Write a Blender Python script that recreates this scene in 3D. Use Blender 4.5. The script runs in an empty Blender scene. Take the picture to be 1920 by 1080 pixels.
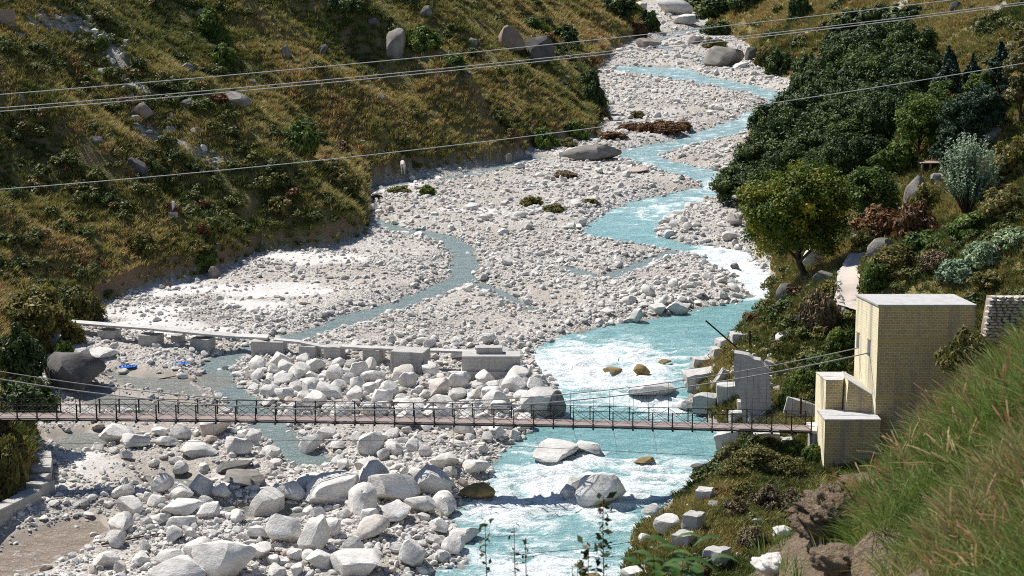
import bpy, bmesh, math, random
import numpy as np
from mathutils import Vector, Matrix
SC = bpy.context.scene
COL = SC.collection
rng = np.random.default_rng(7)
random.seed(7)
# ------------------------------------------------------------------ camera, sky, sun
FPX = 3500.0                    # focal length in photo pixels (1920 wide)
CAMZ = 31.0
TH = math.atan(600 / FPX)
cam = bpy.data.cameras.new('camera')
cam.sensor_width = 36.0
cam.lens = FPX / 1920 * 36
cam.clip_end = 4000
cam.dof.use_dof = True
cam.dof.focus_distance = 125
cam.dof.aperture_fstop = 6.3
camo = bpy.data.objects.new('camera', cam)
camo.location = (0, 0, CAMZ)
camo.rotation_euler = (math.pi / 2 - TH, 0, 0)
COL.objects.link(camo)
SC.camera = camo

SUN = Vector((-0.58, 0.49, 1.0)).normalized()      # direction to the sun: upstream left, high
elev = math.asin(SUN.z)
world = bpy.data.worlds.new('World')
SC.world = world
world.use_nodes = True
wn = world.node_tree
bg = wn.nodes['Background']
sky = wn.nodes.new('ShaderNodeTexSky')
sky.sky_type = 'NISHITA'
sky.sun_disc = False
sky.sun_elevation = elev
sky.sun_rotation = math.atan2(SUN.x, SUN.y)
sky.altitude = 3000
wn.links.new(sky.outputs[0], bg.inputs[0])
bg.inputs[1].default_value = 0.085
sl = bpy.data.lights.new('sun', 'SUN')
sl.energy = 4.6
sl.angle = math.radians(0.5)
sl.color = (1.0, 0.955, 0.89)
so = bpy.data.objects.new('sun', sl)
so.rotation_euler = SUN.to_track_quat('Z', 'Y').to_euler()
so.location = (0, 0, 120)
COL.objects.link(so)
vs = SC.view_settings
vs.view_transform = 'Standard'
vs.look = 'None'
vs.exposure = 0.6
vs.gamma = 1
SC.render.engine = 'CYCLES'
SC.cycles.use_denoising = False
SC.cycles.filter_width = 1.05
SC.cycles.use_adaptive_sampling = False
SC.cycles.sample_clamp_indirect = 3.0
SC.cycles.sample_clamp_direct = 8.0
SC.cycles.max_bounces = 6

# ------------------------------------------------------------------ noise and pixel helpers
def _hash(ix, iy, seed):
    h = (ix.astype(np.int64) * 374761393 + iy.astype(np.int64) * 668265263 + seed * 974634777) & 0xffffffff
    h = ((h ^ (h >> 13)) * 1274126177) & 0xffffffff
    return ((h ^ (h >> 16)) & 0xffff) / 65535.0
def vnoise(x, y, seed=0):
    ix = np.floor(x); iy = np.floor(y)
    fx = x - ix; fy = y - iy
    fx = fx * fx * (3 - 2 * fx); fy = fy * fy * (3 - 2 * fy)
    a = _hash(ix, iy, seed); b = _hash(ix + 1, iy, seed); c = _hash(ix, iy + 1, seed); d = _hash(ix + 1, iy + 1, seed)
    return (a * (1 - fx) + b * fx) * (1 - fy) + (c * (1 - fx) + d * fx) * fy
def fbm(x, y, octs=4, seed=0):
    s = 0; a = 0.5; t = 0
    for i in range(octs):
        s = s + a * vnoise(x * 2 ** i + 17.3 * i, y * 2 ** i - 9.1 * i, seed + i); t += a; a *= 0.5
    return s / t
def sstep(x, a=0.0, b=1.0):
    t = np.clip((x - a) / (b - a), 0, 1)
    return t * t * (3 - 2 * t)
ct, st_ = math.cos(TH), math.sin(TH)
def ray(px, py):
    dx = (px - 960) / FPX; dy = (py - 540) / FPX
    return np.array([dx, ct - dy * st_, -st_ - dy * ct])
def at_Y(px, py, Y):                 # point on the pixel's ray at distance Y
    d = ray(px, py)
    t = Y / d[1]
    return Vector((d[0] * t, Y, CAMZ + d[2] * t))
def project(P):
    x = P[..., 0]; y = P[..., 1]; z = P[..., 2] - CAMZ
    depth = y * ct - z * st_
    up = y * st_ + z * ct
    depth = np.maximum(depth, 0.01)
    return 960 + FPX * x / depth, 540 - FPX * up / depth, FPX / depth
def zb(Y):                           # mean river gradient
    return 0.06 * (Y - 110.0) - 0.02 * np.maximum(Y - 330, 0) * 0
def bedpt(px, py):
    d = ray(px, py)
    # CAMZ + t dz = .06 (t dy -110)
    t = (CAMZ + 6.6) / (0.06 * d[1] - d[2])
    return (d[0] * t, d[1] * t)
def bedpts(L):
    return np.array([bedpt(*p) for p in L])

# ------------------------------------------------------------------ plan of the valley (outlines read off the photograph, on the river plane)
LEFT = bedpts([(-60, 1080), (-10, 985), (85, 905), (75, 830), (20, 790), (60, 730), (60, 680), (110, 640), (180, 585), (280, 545),
               (400, 520), (490, 482), (620, 472), (688, 448), (698, 345), (960, 300), (1010, 278), (1120, 265), (1140, 205), (1110, 190),
               (1115, 140), (1150, 100), (1215, 62), (1210, 30), (1190, 0), (1185, -30)])
LEFT = np.vstack([[[-34, 20], [-31, 70]], LEFT, [[60, 700], [90, 1000]]])
RIGHT = bedpts([(1150, 1120), (1195, 1000), (1255, 950), (1330, 880), (1372, 835), (1310, 760), (1305, 700), (1390, 632), (1425, 598), (1452, 540),
                (1445, 500), (1405, 455), (1385, 380), (1370, 340), (1400, 270), (1440, 220), (1505, 165), (1425, 130), (1400, 85), (1370, 70),
                (1330, 60), (1328, 35), (1290, 20), (1285, -10), (1300, -50)])
RIGHT = np.vstack([[[3, 20], [4.5, 70]], RIGHT, [[150, 700], [190, 1000]]])
FLOOR = np.vstack([LEFT, RIGHT[::-1]])
RIVER = bedpts([(770, 1110), (800, 1070), (862, 1055), (880, 1010), (852, 960), (872, 930), (925, 890), (945, 840), (1000, 800), (1040, 765), (1042, 720),
                (1000, 672), (1010, 642), (1062, 625), (1140, 607), (1250, 590), (1310, 576), (1385, 563), (1402, 545), (1385, 522), (1340, 495),
                (1280, 468), (1200, 458), (1105, 443), (1090, 430), (1130, 400), (1180, 376), (1250, 362), (1322, 348), (1305, 335), (1240, 316), (1190, 300),
                (1150, 286), (1200, 272), (1260, 262), (1310, 246), (1370, 225), (1420, 200), (1442, 185), (1400, 174), (1330, 160), (1250, 146),
                (1180, 138), (1140, 130), (1160, 122), (1230, 124), (1290, 127), (1310, 138), (1370, 150), (1440, 165), (1485, 178), (1480, 190), (1430, 220), (1385, 250),
                (1300, 270), (1230, 290), (1260, 300), (1340, 318), (1368, 332), (1362, 362), (1300, 380), (1260, 400), (1228, 425), (1232, 440),
                (1290, 456), (1350, 462), (1400, 472), (1425, 500), (1458, 520), (1452, 545), (1432, 590), (1400, 627), (1340, 652), (1300, 690),
                (1290, 745), (1340, 790), (1378, 832), (1312, 882), (1250, 950), (1195, 1000), (1175, 1110)])
STREAMS = [  # pixel path, half width in metres
    ([(1010, 292), (960, 306), (850, 332), (760, 340), (690, 350), (640, 380), (690, 412), (760, 432), (830, 442), (872, 468), (868, 520), (800, 552), (700, 582), (600, 618), (520, 640),
      (450, 660), (400, 682), (400, 710), (440, 735), (475, 765), (510, 800), (560, 845), (590, 862)], 1.15),
    ([(868, 520), (940, 548), (1000, 580)], 0.6),
    ([(1060, 500), (1130, 520), (1180, 500), (1260, 470)], 0.7),
    ([(760, 690), (830, 692), (900, 712)], 0.7),
    ([(1350, 42), (1300, 55), (1250, 70), (1215, 78), (1260, 92), (1330, 105), (1320, 122)], 1.3),
    ([(1290, -10), (1340, 15), (1350, 42)], 1.3),
]
STREAMS = [(bedpts(p), w) for p, w in STREAMS]
PONDS = [bedpts(p) for p in (
    [(200, 692), (250, 700), (330, 700), (410, 690), (430, 715), (380, 745), (300, 735), (210, 722)],
    [(160, 720), (290, 745), (420, 760), (400, 780), (250, 775), (150, 750)],
    [(95, 815), (170, 800), (230, 820), (210, 850), (130, 848), (92, 832)],
    [(260, 885), (330, 880), (385, 905), (370, 925), (300, 918), (262, 905)],
    [(390, 940), (560, 945), (620, 960), (540, 975), (420, 965)])]
MUD = bedpts([(-40, 1110), (-40, 1050), (60, 992), (130, 972), (195, 968), (215, 990), (165, 1025), (70, 1070)])

def seg_dist(X, Y, P, closed=False):
    best = np.full(X.shape, 1e9)
    n = len(P)
    for i in range(n if closed else n - 1):
        ax, ay = P[i]; bx, by = P[(i + 1) % n]
        dx, dy = bx - ax, by - ay
        L = dx * dx + dy * dy + 1e-9
        t = np.clip(((X - ax) * dx + (Y - ay) * dy) / L, 0, 1)
        best = np.minimum(best, (X - ax - t * dx) ** 2 + (Y - ay - t * dy) ** 2)
    return np.sqrt(best)
def inside(X, Y, P):
    c = np.zeros(X.shape, bool)
    n = len(P)
    for i in range(n):
        ax, ay = P[i]; bx, by = P[(i + 1) % n]
        if ay == by: continue
        c ^= ((ay > Y) != (by > Y)) & (X < (bx - ax) * (Y - ay) / (by - ay) + ax)
    return c
def sdist(X, Y, P):
    d = seg_dist(X, Y, P, True)
    return np.where(inside(X, Y, P), -d, d)
def water_d(X, Y):
    wob = (fbm(X * 0.5, Y * 0.5, 3, 5) - 0.5) * 1.6
    d = sdist(X, Y, RIVER) + wob * 0.7
    for P, w in STREAMS:
        d = np.minimum(d, seg_dist(X, Y, P) - w * (1 + 0.9 * (fbm(X * 0.35, Y * 0.35, 2, 61) - 0.5)) + wob * 0.5)
    return d
def pond_d(X, Y):
    wob = (fbm(X * 0.6, Y * 0.6, 3, 15) - 0.5) * 1.8
    d = np.full(X.shape, 1e9)
    for P in PONDS: d = np.minimum(d, sdist(X, Y, P) + wob)
    return np.minimum(d, sdist(X, Y, MUD) + wob * 0.4)
LY = LEFT[:, 1]; RY = RIGHT[:, 1]
def valley(X, Y):
    """ signed: dl > 0 on the left hillside, dr > 0 on the right one """
    wob = (fbm(X * 0.12, Y * 0.12, 3, 31) - 0.5) * 5.0
    ins = inside(X, Y, FLOOR)
    dl = seg_dist(X, Y, LEFT); dr = seg_dist(X, Y, RIGHT)
    left = dl < dr
    dl = np.where(ins, -dl, np.where(left, dl, -50.0))
    dr = np.where(ins, -dr, np.where(left, -50.0, dr))
    return dl + wob * np.clip(dl / 3, 0, 1), dr + wob * 0.3 * np.clip(dr / 3, 0, 1)
def ground(X, Y, full=False):
    X = np.asarray(X, float); Y = np.asarray(Y, float)
    base = zb(Y)
    dw = water_d(X, Y); dp = pond_d(X, Y)
    dl, dr = valley(X, Y)
    bar = -0.75 + 0.6 * sstep(dw, -1.6, 0.0) + 0.55 * sstep(dw, 0.0, 2.2)
    bar = bar + 0.55 * (fbm(X * 0.22, Y * 0.22, 4, 3) - 0.45) * sstep(dw, 0.2, 3.0) * 1.2
    bar = bar + 0.10 * (fbm(X * 1.5, Y * 1.5, 3, 8) - 0.5)
    bar = np.where(dw > 0.5, np.minimum(bar, -0.15 + 0.30 * (dp + 0.35)), bar) if True else bar
    z = base + bar
    # left hillside with gullies running down it
    a = X * 0.348 + Y * 0.937; b = -X * 0.937 + Y * 0.348
    p = np.maximum(dl, 0)
    wa = a + 7 * (fbm(a * 0.05, b * 0.05, 2, 77) - 0.5)
    gul = np.abs(fbm(wa * 0.085, b * 0.022, 3, 41) - 0.5) * 2
    hl = 1.5 * sstep(p, 0, 1.1) + 0.69 * np.maximum(p - 0.5, 0)
    amp = sstep(p, 1, 14)
    hl = hl + amp * (5.8 * (gul - 0.3) + 3.0 * (fbm(a * 0.09, b * 0.09, 4, 43) - 0.5)) + sstep(p, 0.5, 3) * (1.3 * (fbm(X * 0.4, Y * 0.4, 4, 47) - 0.5))
    hl = np.where(hl > 75, 75 + (hl - 75) * 0.3, hl)
    z = np.where(dl > 0, base + 0.35 + np.maximum(hl, 0.2), z)
    # right bank: a low terrace by the bridge, a steeper bank upstream of it
    p = np.maximum(dr, 0)
    k = sstep(Y, 120, 136)
    near = 1.8 * sstep(p, 0, 3.5) + 0.8 * np.maximum(p - 10.5, 0)
    far = 2.4 * sstep(p, 0, 3) + 0.5 * np.maximum(p - 2, 0) + 0.12 * sstep(Y, 200, 300) * np.maximum(p - 5, 0)
    hr = near * (1 - k) + far * k
    a2 = X * 0.245 + Y * 0.97
    gul = np.abs(fbm(a2 * 0.06, p * 0.02, 3, 91) - 0.5) * 2
    hr = hr + sstep(p, 8, 22) * k * (4.0 * (gul - 0.35)) + sstep(p, 1.5, 5) * (0.9 * (fbm(X * 0.35, Y * 0.35, 4, 53) - 0.5))
    z = np.where(dr > 0, base + 0.3 + np.maximum(hr, 0.1), z)
    if full: return z, dw, dp, dl, dr
    return z
def hit(px, py, y0=60, y1=700):
    d = ray(px, py)
    Y = np.exp(np.linspace(math.log(y0), math.log(y1), 700))
    t = Y / d[1]
    f = CAMZ + d[2] * t - ground(d[0] * t, Y)
    i = np.argmax(f < 0)
    if f[i] >= 0: i = len(Y) - 1
    a, b = Y[max(i - 1, 0)], Y[i]
    Ys = np.linspace(a, b, 24); t = Ys / d[1]
    f = CAMZ + d[2] * t - ground(d[0] * t, Ys)
    j = np.argmax(f < 0)
    y = Ys[j]; t = y / d[1]
    X = d[0] * t
    return Vector((X, y, float(ground(np.array([X]), np.array([y]))[0])))
def scale_at(P):                     # photo pixels per metre there
    return FPX / (P.y * ct - (P.z - CAMZ) * st_)

# ------------------------------------------------------------------ mesh helpers
def mk_mesh(name, verts, faces=None, smooth=False):
    me = bpy.data.meshes.new(name)
    me.from_pydata([tuple(v) for v in verts], [], faces or [])
    if smooth: me.polygons.foreach_set('use_smooth', [True] * len(me.polygons))
    me.update()
    return me
def np_mesh(name, V, F, smooth=False):          # V (n,3), F (m,k) with equal k
    me = bpy.data.meshes.new(name)
    V = np.ascontiguousarray(V, np.float32); F = np.ascontiguousarray(F, np.int32)
    m, k = F.shape
    me.vertices.add(len(V)); me.vertices.foreach_set('co', V.ravel())
    me.loops.add(m * k); me.loops.foreach_set('vertex_index', F.ravel())
    me.polygons.add(m); me.polygons.foreach_set('loop_start', np.arange(0, m * k, k, dtype=np.int32))
    try: me.polygons.foreach_set('loop_total', np.full(m, k, np.int32))
    except Exception: pass
    if smooth: me.polygons.foreach_set('use_smooth', np.ones(m, bool))
    me.update(calc_edges=True)
    return me
def link(name, me, mat=None, parent=None, loc=None):
    o = bpy.data.objects.new(name, me)
    COL.objects.link(o)
    if mat is not None and me is not None and not me.materials: me.materials.append(mat)
    if parent is not None: o.parent = parent
    if loc is not None: o.location = loc
    return o
def tag(o, label, cat, group=None, kind=None):
    o['label'] = label; o['category'] = cat
    if group: o['group'] = group
    if kind: o['kind'] = kind
    return o
def empty(name, loc, label, cat, group=None, rz=0):
    o = bpy.data.objects.new(name, None); COL.objects.link(o)
    o.location = loc; o.rotation_euler = (0, 0, rz); o.empty_display_size = 0.3
    return tag(o, label, cat, group)
class MB:
    def __init__(s): s.v = []; s.f = []
    def add(s, V, F):
        n = len(s.v); s.v += [tuple(v) for v in V]; s.f += [tuple(i + n for i in f) for f in F]; return s
    def box(s, x0, x1, y0, y1, z0, z1):
        V = [(x0, y0, z0), (x1, y0, z0), (x1, y1, z0), (x0, y1, z0), (x0, y0, z1), (x1, y0, z1), (x1, y1, z1), (x0, y1, z1)]
        return s.hexa(V)
    def hexa(s, V):
        return s.add(V, [(0, 3, 2, 1), (4, 5, 6, 7), (0, 1, 5, 4), (1, 2, 6, 5), (2, 3, 7, 6), (3, 0, 4, 7)])
    def tube(s, pts, r, n=6, cap=True):
        pts = [Vector(p) for p in pts]
        rs = r if isinstance(r, (list, tuple)) else [r] * len(pts)
        V = []; F = []
        ref = Vector((0.13, 0.31, 0.94))
        for i, p in enumerate(pts):
            d = (pts[min(i + 1, len(pts) - 1)] - pts[max(i - 1, 0)]).normalized()
            u = d.cross(ref)
            if u.length < 0.05: u = d.cross(Vector((1, 0, 0)))
            u.normalize(); w = d.cross(u)
            for k in range(n):
                a = 2 * math.pi * k / n
                V.append(p + (u * math.cos(a) + w * math.sin(a)) * rs[i])
        for i in range(len(pts) - 1):
            for k in range(n):
                F.append((i * n + k, i * n + (k + 1) % n, (i + 1) * n + (k + 1) % n, (i + 1) * n + k))
        if cap: F += [tuple(range(n))[::-1], tuple((len(pts) - 1) * n + k for k in range(n))]
        return s.add(V, F)
    def mesh(s, name, smooth=False): return mk_mesh(name, s.v, s.f, smooth)
def bevel_mesh(me, w, seg=1):
    bm = bmesh.new(); bm.from_mesh(me)
    bmesh.ops.bevel(bm, geom=bm.edges[:], offset=w, segments=seg, affect='EDGES', profile=0.6)
    bm.to_mesh(me); bm.free(); return me

# ------------------------------------------------------------------ materials
class NT:
    def __init__(s, name, rough=0.8):
        s.m = bpy.data.materials.new(name); s.m.use_nodes = True
        s.t = s.m.node_tree; s.b = s.t.nodes['Principled BSDF']; s.out = s.t.nodes['Material Output']
        s.b.inputs['Roughness'].default_value = rough
        s.b.inputs['Specular IOR Level'].default_value = 0.25
    def n(s, typ, **kw):
        x = s.t.nodes.new('ShaderNode' + typ)
        for k, v in kw.items(): setattr(x, k, v)
        return x
    def l(s, a, b): s.t.links.new(a, b)
    def val(s, sock, v):
        if hasattr(v, 'is_linked') or hasattr(v, 'links'): s.l(v, sock)
        else: sock.default_value = v
    def coord(s, kind='Object'): return s.n('TexCoord').outputs[kind]
    def mapping(s, v, scale=(1, 1, 1), rot=(0, 0, 0)):
        m = s.n('Mapping'); s.l(v, m.inputs[0]); m.inputs['Scale'].default_value = scale; m.inputs['Rotation'].default_value = rot; return m.outputs[0]
    def noise(s, v, scale, detail=4, rough=0.55, dist=0, out=0):
        x = s.n('TexNoise'); s.l(v, x.inputs['Vector']); x.inputs['Scale'].default_value = scale; x.inputs['Detail'].default_value = detail
        x.inputs['Roughness'].default_value = rough; x.inputs['Distortion'].default_value = dist; return x.outputs[out]
    def voro(s, v, scale, feature='F1', out='Distance', rnd=1.0):
        x = s.n('TexVoronoi', feature=feature); s.l(v, x.inputs['Vector']); x.inputs['Scale'].default_value = scale; x.inputs['Randomness'].default_value = rnd
        return x.outputs[out]
    def ramp(s, f, stops, interp='LINEAR'):
        r = s.n('ValToRGB'); r.color_ramp.interpolation = interp; e = r.color_ramp.elements
        while len(e) < len(stops): e.new(0.5)
        for q, (p, c) in zip(e, stops):
            q.position = p; q.color = (c, c, c, 1) if isinstance(c, (int, float)) else (*c, 1)
        s.val(r.inputs[0], f); return r.outputs[0]
    def mix(s, f, a, b, mode='MIX'):
        x = s.n('Mix', data_type='RGBA', blend_type=mode); s.val(x.inputs[0], f)
        s.val(x.inputs[6], a if not isinstance(a, tuple) else (*a, 1)); s.val(x.inputs[7], b if not isinstance(b, tuple) else (*b, 1)); return x.outputs[2]
    def math(s, op, a, b=0.0, clamp=False):
        x = s.n('Math', operation=op, use_clamp=clamp); s.val(x.inputs[0], a); s.val(x.inputs[1], b); return x.outputs[0]
    def bump(s, h, strength=0.5, dist=0.1, prev=None):
        x = s.n('Bump'); x.inputs['Strength'].default_value = strength; x.inputs['Distance'].default_value = dist; s.l(h, x.inputs['Height'])
        if prev is not None: s.l(prev, x.inputs['Normal'])
        return x.outputs[0]
    def attr(s, name, kind='GEOMETRY', out='Color'):
        a = s.n('Attribute', attribute_type=kind, attribute_name=name); return a.outputs[out]
    def color(s, c): s.val(s.b.inputs['Base Color'], c if not isinstance(c, tuple) else (*c, 1)); return s
    def normal(s, nn): s.l(nn, s.b.inputs['Normal']); return s
    def translucent(s, c, f):
        tr = s.n('BsdfTranslucent'); s.val(tr.inputs[0], c)
        mx = s.n('MixShader'); mx.inputs[0].default_value = f
        s.l(s.b.outputs[0], mx.inputs[1]); s.l(tr.outputs[0], mx.inputs[2]); s.l(mx.outputs[0], s.out.inputs[0]); return s

def plain(name, c, rough=0.7, metal=0.0, var=0.25, scale=3.0):
    t = NT(name, rough); t.b.inputs['Metallic'].default_value = metal
    f = t.noise(t.coord(), scale, 5, 0.65)
    t.color(t.mix(f, tuple(x * (1 - var) for x in c), tuple(min(1, x * (1 + var)) for x in c)))
    return t.m

def rock_mat(name, lo, hi, stain, inst, seed=0, stain_pos=0.66, crack=True):
    t = NT(name, 0.85)
    v = t.coord('Object')
    if inst: tone = t.attr('tone', 'INSTANCER', 'Fac')
    else:
        oi = t.n('ObjectInfo'); sep = t.n('SeparateColor'); t.l(oi.outputs['Color'], sep.inputs[0]); tone = sep.outputs[0]
    big = t.noise(v, 1.1, 4, 0.6, 0.4)
    fine = t.noise(v, 9.0, 5, 0.7)
    c = t.ramp(big, [(0.3, lo), (0.62, hi)])
    c = t.mix(0.55, c, t.ramp(fine, [(0.3, 0.62), (0.66, 1.0)]), 'MULTIPLY')
    st = t.ramp(t.noise(v, 0.8, 3, 0.5, 0.8), [(stain_pos, 0.0), (stain_pos + 0.1, 1.0)])
    c = t.mix(t.math('MULTIPLY', st, 0.6), c, stain)
    if crack:
        cr = t.voro(t.mapping(v, (1, 1, 2.2), (0.5, 0.3, 0.8)), 1.3, 'DISTANCE_TO_EDGE')
        c = t.mix(t.ramp(cr, [(0.0, 0.22), (0.02, 0.0)]), c, (0.2, 0.18, 0.16))
    # tone: 0 dark .. 0.5 normal .. 1 warm brown stone
    c = t.mix(t.ramp(tone, [(0.0, 0.75), (0.25, 0.15), (0.5, 0.0)]), c, (0.12, 0.115, 0.11))
    c = t.mix(t.ramp(tone, [(0.9, 0.0), (0.95, 0.5)]), c, (0.36, 0.23, 0.15))
    t.color(c)
    h = t.math('ADD', t.noise(v, 4.0, 6, 0.7), t.math('MULTIPLY', fine, 0.5))
    t.normal(t.bump(h, 0.55, 0.12))
    return t.m
GRAN = ((0.54, 0.515, 0.475), (0.80, 0.775, 0.725), (0.5, 0.4, 0.29))
M = {}
M['boulder'] = rock_mat('pale_granite', *GRAN, False)
M['cobble'] = rock_mat('pale_cobble', *GRAN, True, crack=False)
M['hill_rock'] = rock_mat('grey_lichen_rock', (0.12, 0.11, 0.098), (0.34, 0.315, 0.28), (0.28, 0.2, 0.11), False)
M['hill_stone'] = rock_mat('grey_stone', (0.18, 0.165, 0.145), (0.46, 0.43, 0.385), (0.28, 0.2, 0.11), True, crack=False)
M['ochre_rock'] = rock_mat('wet_ochre_rock', (0.14, 0.1, 0.04), (0.34, 0.25, 0.10), (0.4, 0.36, 0.28), False)
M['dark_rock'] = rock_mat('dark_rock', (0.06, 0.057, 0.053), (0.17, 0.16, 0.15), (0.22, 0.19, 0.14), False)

def terrain_mat():
    t = NT('valley_ground', 0.92)
    v = t.coord('Object')
    z = t.n('SeparateColor'); t.l(t.attr('zone'), z.inputs[0])
    hill, wet, sand = z.outputs
    # gravel
    wv = t.n('VectorMath', operation='ADD'); t.l(v, wv.inputs[0])
    nv = t.noise(v, 1.5, 2, 0.5, 0, 1)
    sc = t.n('VectorMath', operation='SCALE'); t.l(nv, sc.inputs[0]); sc.inputs[3].default_value = 0.3; t.l(sc.outputs[0], wv.inputs[1])
    vv = wv.outputs[0]
    cell = t.voro(vv, 5.5, 'F1', 'Color'); ce = t.n('SeparateColor'); t.l(cell, ce.inputs[0])
    d1 = t.voro(vv, 5.5); d2 = t.voro(vv, 13.0)
    g = t.ramp(ce.outputs[0], [(0.0, (0.27, 0.25, 0.225)), (0.3, (0.46, 0.435, 0.40)), (0.7, (0.62, 0.595, 0.555)), (0.93, (0.70, 0.675, 0.635)), (0.97, (0.36, 0.25, 0.17))])
    g = t.mix(t.ramp(d1, [(0.42, 0.0), (0.85, 0.6)]), g, (0.27, 0.25, 0.225))
    broad = t.noise(v, 0.12, 4, 0.55)
    g = t.mix(t.ramp(broad, [(0.35, 0.7), (0.6, 0.0)]), g, (0.34, 0.305, 0.26))
    sd = t.mix(t.noise(v, 0.9, 5, 0.65), (0.56, 0.54, 0.515), (0.72, 0.705, 0.685))
    g = t.mix(sand, g, sd)
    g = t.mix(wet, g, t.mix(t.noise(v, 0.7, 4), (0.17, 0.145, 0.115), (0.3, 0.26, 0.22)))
    # hillside soil and turf
    n1 = t.noise(v, 0.16, 4, 0.6, 0.5); n2 = t.noise(v, 1.1, 5, 0.7); n3 = t.noise(v, 5.0, 5, 0.75)
    s = t.mix(t.ramp(n1, [(0.36, 0.0), (0.62, 1.0)]), (0.14, 0.125, 0.042), (0.26, 0.205, 0.075))
    s = t.mix(t.ramp(n2, [(0.42, 0.0), (0.7, 0.85)]), s, (0.065, 0.078, 0.024))
    s = t.mix(t.ramp(n3, [(0.5, 0.0), (0.78, 0.9)]), s, (0.23, 0.175, 0.075))
    sl = t.n('NewGeometry'); sx = t.n('SeparateXYZ'); t.l(sl.outputs['Normal'], sx.inputs[0])
    s = t.mix(t.ramp(sx.outputs[2], [(0.52, 0.8), (0.66, 0.0)]), s, t.mix(n3, (0.15, 0.095, 0.06), (0.33, 0.225, 0.145)))
    t.color(t.mix(hill, g, s))
    hgt = t.math('SUBTRACT', t.math('MULTIPLY', n3, 0.6), t.math('ADD', d1, t.math('MULTIPLY', d2, 0.45)))
    k = t.math('SUBTRACT', 1.0, t.math('MULTIPLY', t.math('MAXIMUM', sand, wet), 0.92), True)
    t.normal(t.bump(t.math('MULTIPLY', hgt, k), 0.8, 0.13))
    t.val(t.b.inputs['Roughness'], t.math('SUBTRACT', 0.93, t.math('MULTIPLY', wet, 0.35)))
    return t.m
M['ground'] = terrain_mat()

def water_mat():
    t = NT('glacial_water', 0.12)
    uv = t.attr('flow', 'GEOMETRY', 'Vector')
    fo = t.attr('foam', 'GEOMETRY', 'Fac')
    v = t.coord('Object')
    w = t.n('VectorMath', operation='ADD'); t.l(v, w.inputs[0])
    nv = t.noise(v, 0.7, 3, 0.6, 0, 1); sc = t.n('VectorMath', operation='SCALE'); t.l(nv, sc.inputs[0]); sc.inputs[3].default_value = 1.6; t.l(sc.outputs[0], w.inputs[1])
    st = t.mapping(w.outputs[0], (0.42, 1.0, 1.0), (0, 0, math.radians(-12)))
    n1 = t.noise(st, 0.8, 7, 0.70, 0.9)
    n2 = t.noise(st, 4.0, 6, 0.75, 0.6)
    n = t.math('ADD', t.math('MULTIPLY', n1, 0.74), t.math('MULTIPLY', n2, 0.26))
    # foam threshold falls where the water runs wild
    f = t.math('ADD', n, t.math('MULTIPLY', t.math('SUBTRACT', fo, 0.5), 0.46))
    foam = t.ramp(f, [(0.50, 0.0), (0.58, 0.6), (0.70, 1.0)])
    base = t.mix(t.noise(v, 0.25, 4), (0.12, 0.315, 0.325), (0.21, 0.42, 0.425))
    base = t.mix(t.ramp(f, [(0.34, 0.0), (0.58, 0.85)]), base, (0.37, 0.57, 0.58))
    shallow = t.attr('shallow', 'GEOMETRY', 'Fac')
    base = t.mix(t.math('MULTIPLY', shallow, 0.85), base, (0.205, 0.245, 0.24))
    mud = t.attr('mud', 'GEOMETRY', 'Fac')
    base = t.mix(mud, base, t.mix(t.noise(v, 0.6, 3, 0.5, 1.0), (0.25, 0.195, 0.145), (0.40, 0.33, 0.265)))
    t.color(t.mix(foam, base, (0.86, 0.90, 0.90)))
    t.val(t.b.inputs['Roughness'], t.mix(foam, (0.32, 0.32, 0.32), (0.8, 0.8, 0.8)))
    t.b.inputs['Specular IOR Level'].default_value = 0.35
    t.normal(t.bump(t.math('ADD', n1, t.math('MULTIPLY', n2, 0.6)), 0.9, 0.45))
    return t.m
M['water'] = water_mat()

def leaf_mat(name, stops, trans=0.25, inst=False, rough=0.6):
    """ stops: colours over the per-leaf random value; inst: tone per instance shifts it """
    t = NT(name, rough)
    tone = t.attr('tone', 'GEOMETRY', 'Fac')
    if inst:
        it = t.attr('tone', 'INSTANCER', 'Fac')
        tone = t.math('ADD', t.math('MULTIPLY', t.attr('leaf', 'GEOMETRY', 'Fac'), 0.22), t.math('MULTIPLY', it, 0.86), True)
    c = t.ramp(tone, stops)
    oi = t.n('ObjectInfo'); c = t.mix(1.0, c, t.ramp(oi.outputs['Random'], [(0.0, (0.80, 0.84, 0.80)), (0.5, (1.0, 1.0, 1.0)), (1.0, (1.0, 0.98, 0.80))]), 'MULTIPLY')
    t.color(c)
    if trans: t.translucent(c, trans)
    return t.m
M['grass_inst'] = leaf_mat('hill_grass', [(0.0, (0.05, 0.08, 0.02)), (0.25, (0.15, 0.165, 0.042)), (0.5, (0.29, 0.255, 0.08)), (0.75, (0.42, 0.34, 0.135)), (0.92, (0.50, 0.40, 0.19)), (1.0, (0.30, 0.12, 0.045))], 0.25, True)
M['shrub_inst'] = leaf_mat('hill_shrub', [(0.0, (0.04, 0.065, 0.016)), (0.35, (0.09, 0.115, 0.026)), (0.65, (0.17, 0.16, 0.042)), (0.85, (0.12, 0.055, 0.022)), (1.0, (0.17, 0.06, 0.028))], 0.15, True)
M['juniper'] = leaf_mat('juniper_leaf', [(0, (0.018, 0.038, 0.013)), (0.6, (0.066, 0.105, 0.024)), (1, (0.14, 0.175, 0.04))], 0.15)
M['maple'] = leaf_mat('turning_leaf', [(0, (0.035, 0.062, 0.010)), (0.4, (0.10, 0.15, 0.02)), (0.7, (0.19, 0.21, 0.024)), (1, (0.36, 0.27, 0.03))], 0.3)
M['green'] = leaf_mat('green_leaf', [(0, (0.04, 0.08, 0.015)), (0.5, (0.11, 0.165, 0.03)), (1, (0.21, 0.26, 0.055))], 0.3)
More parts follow.
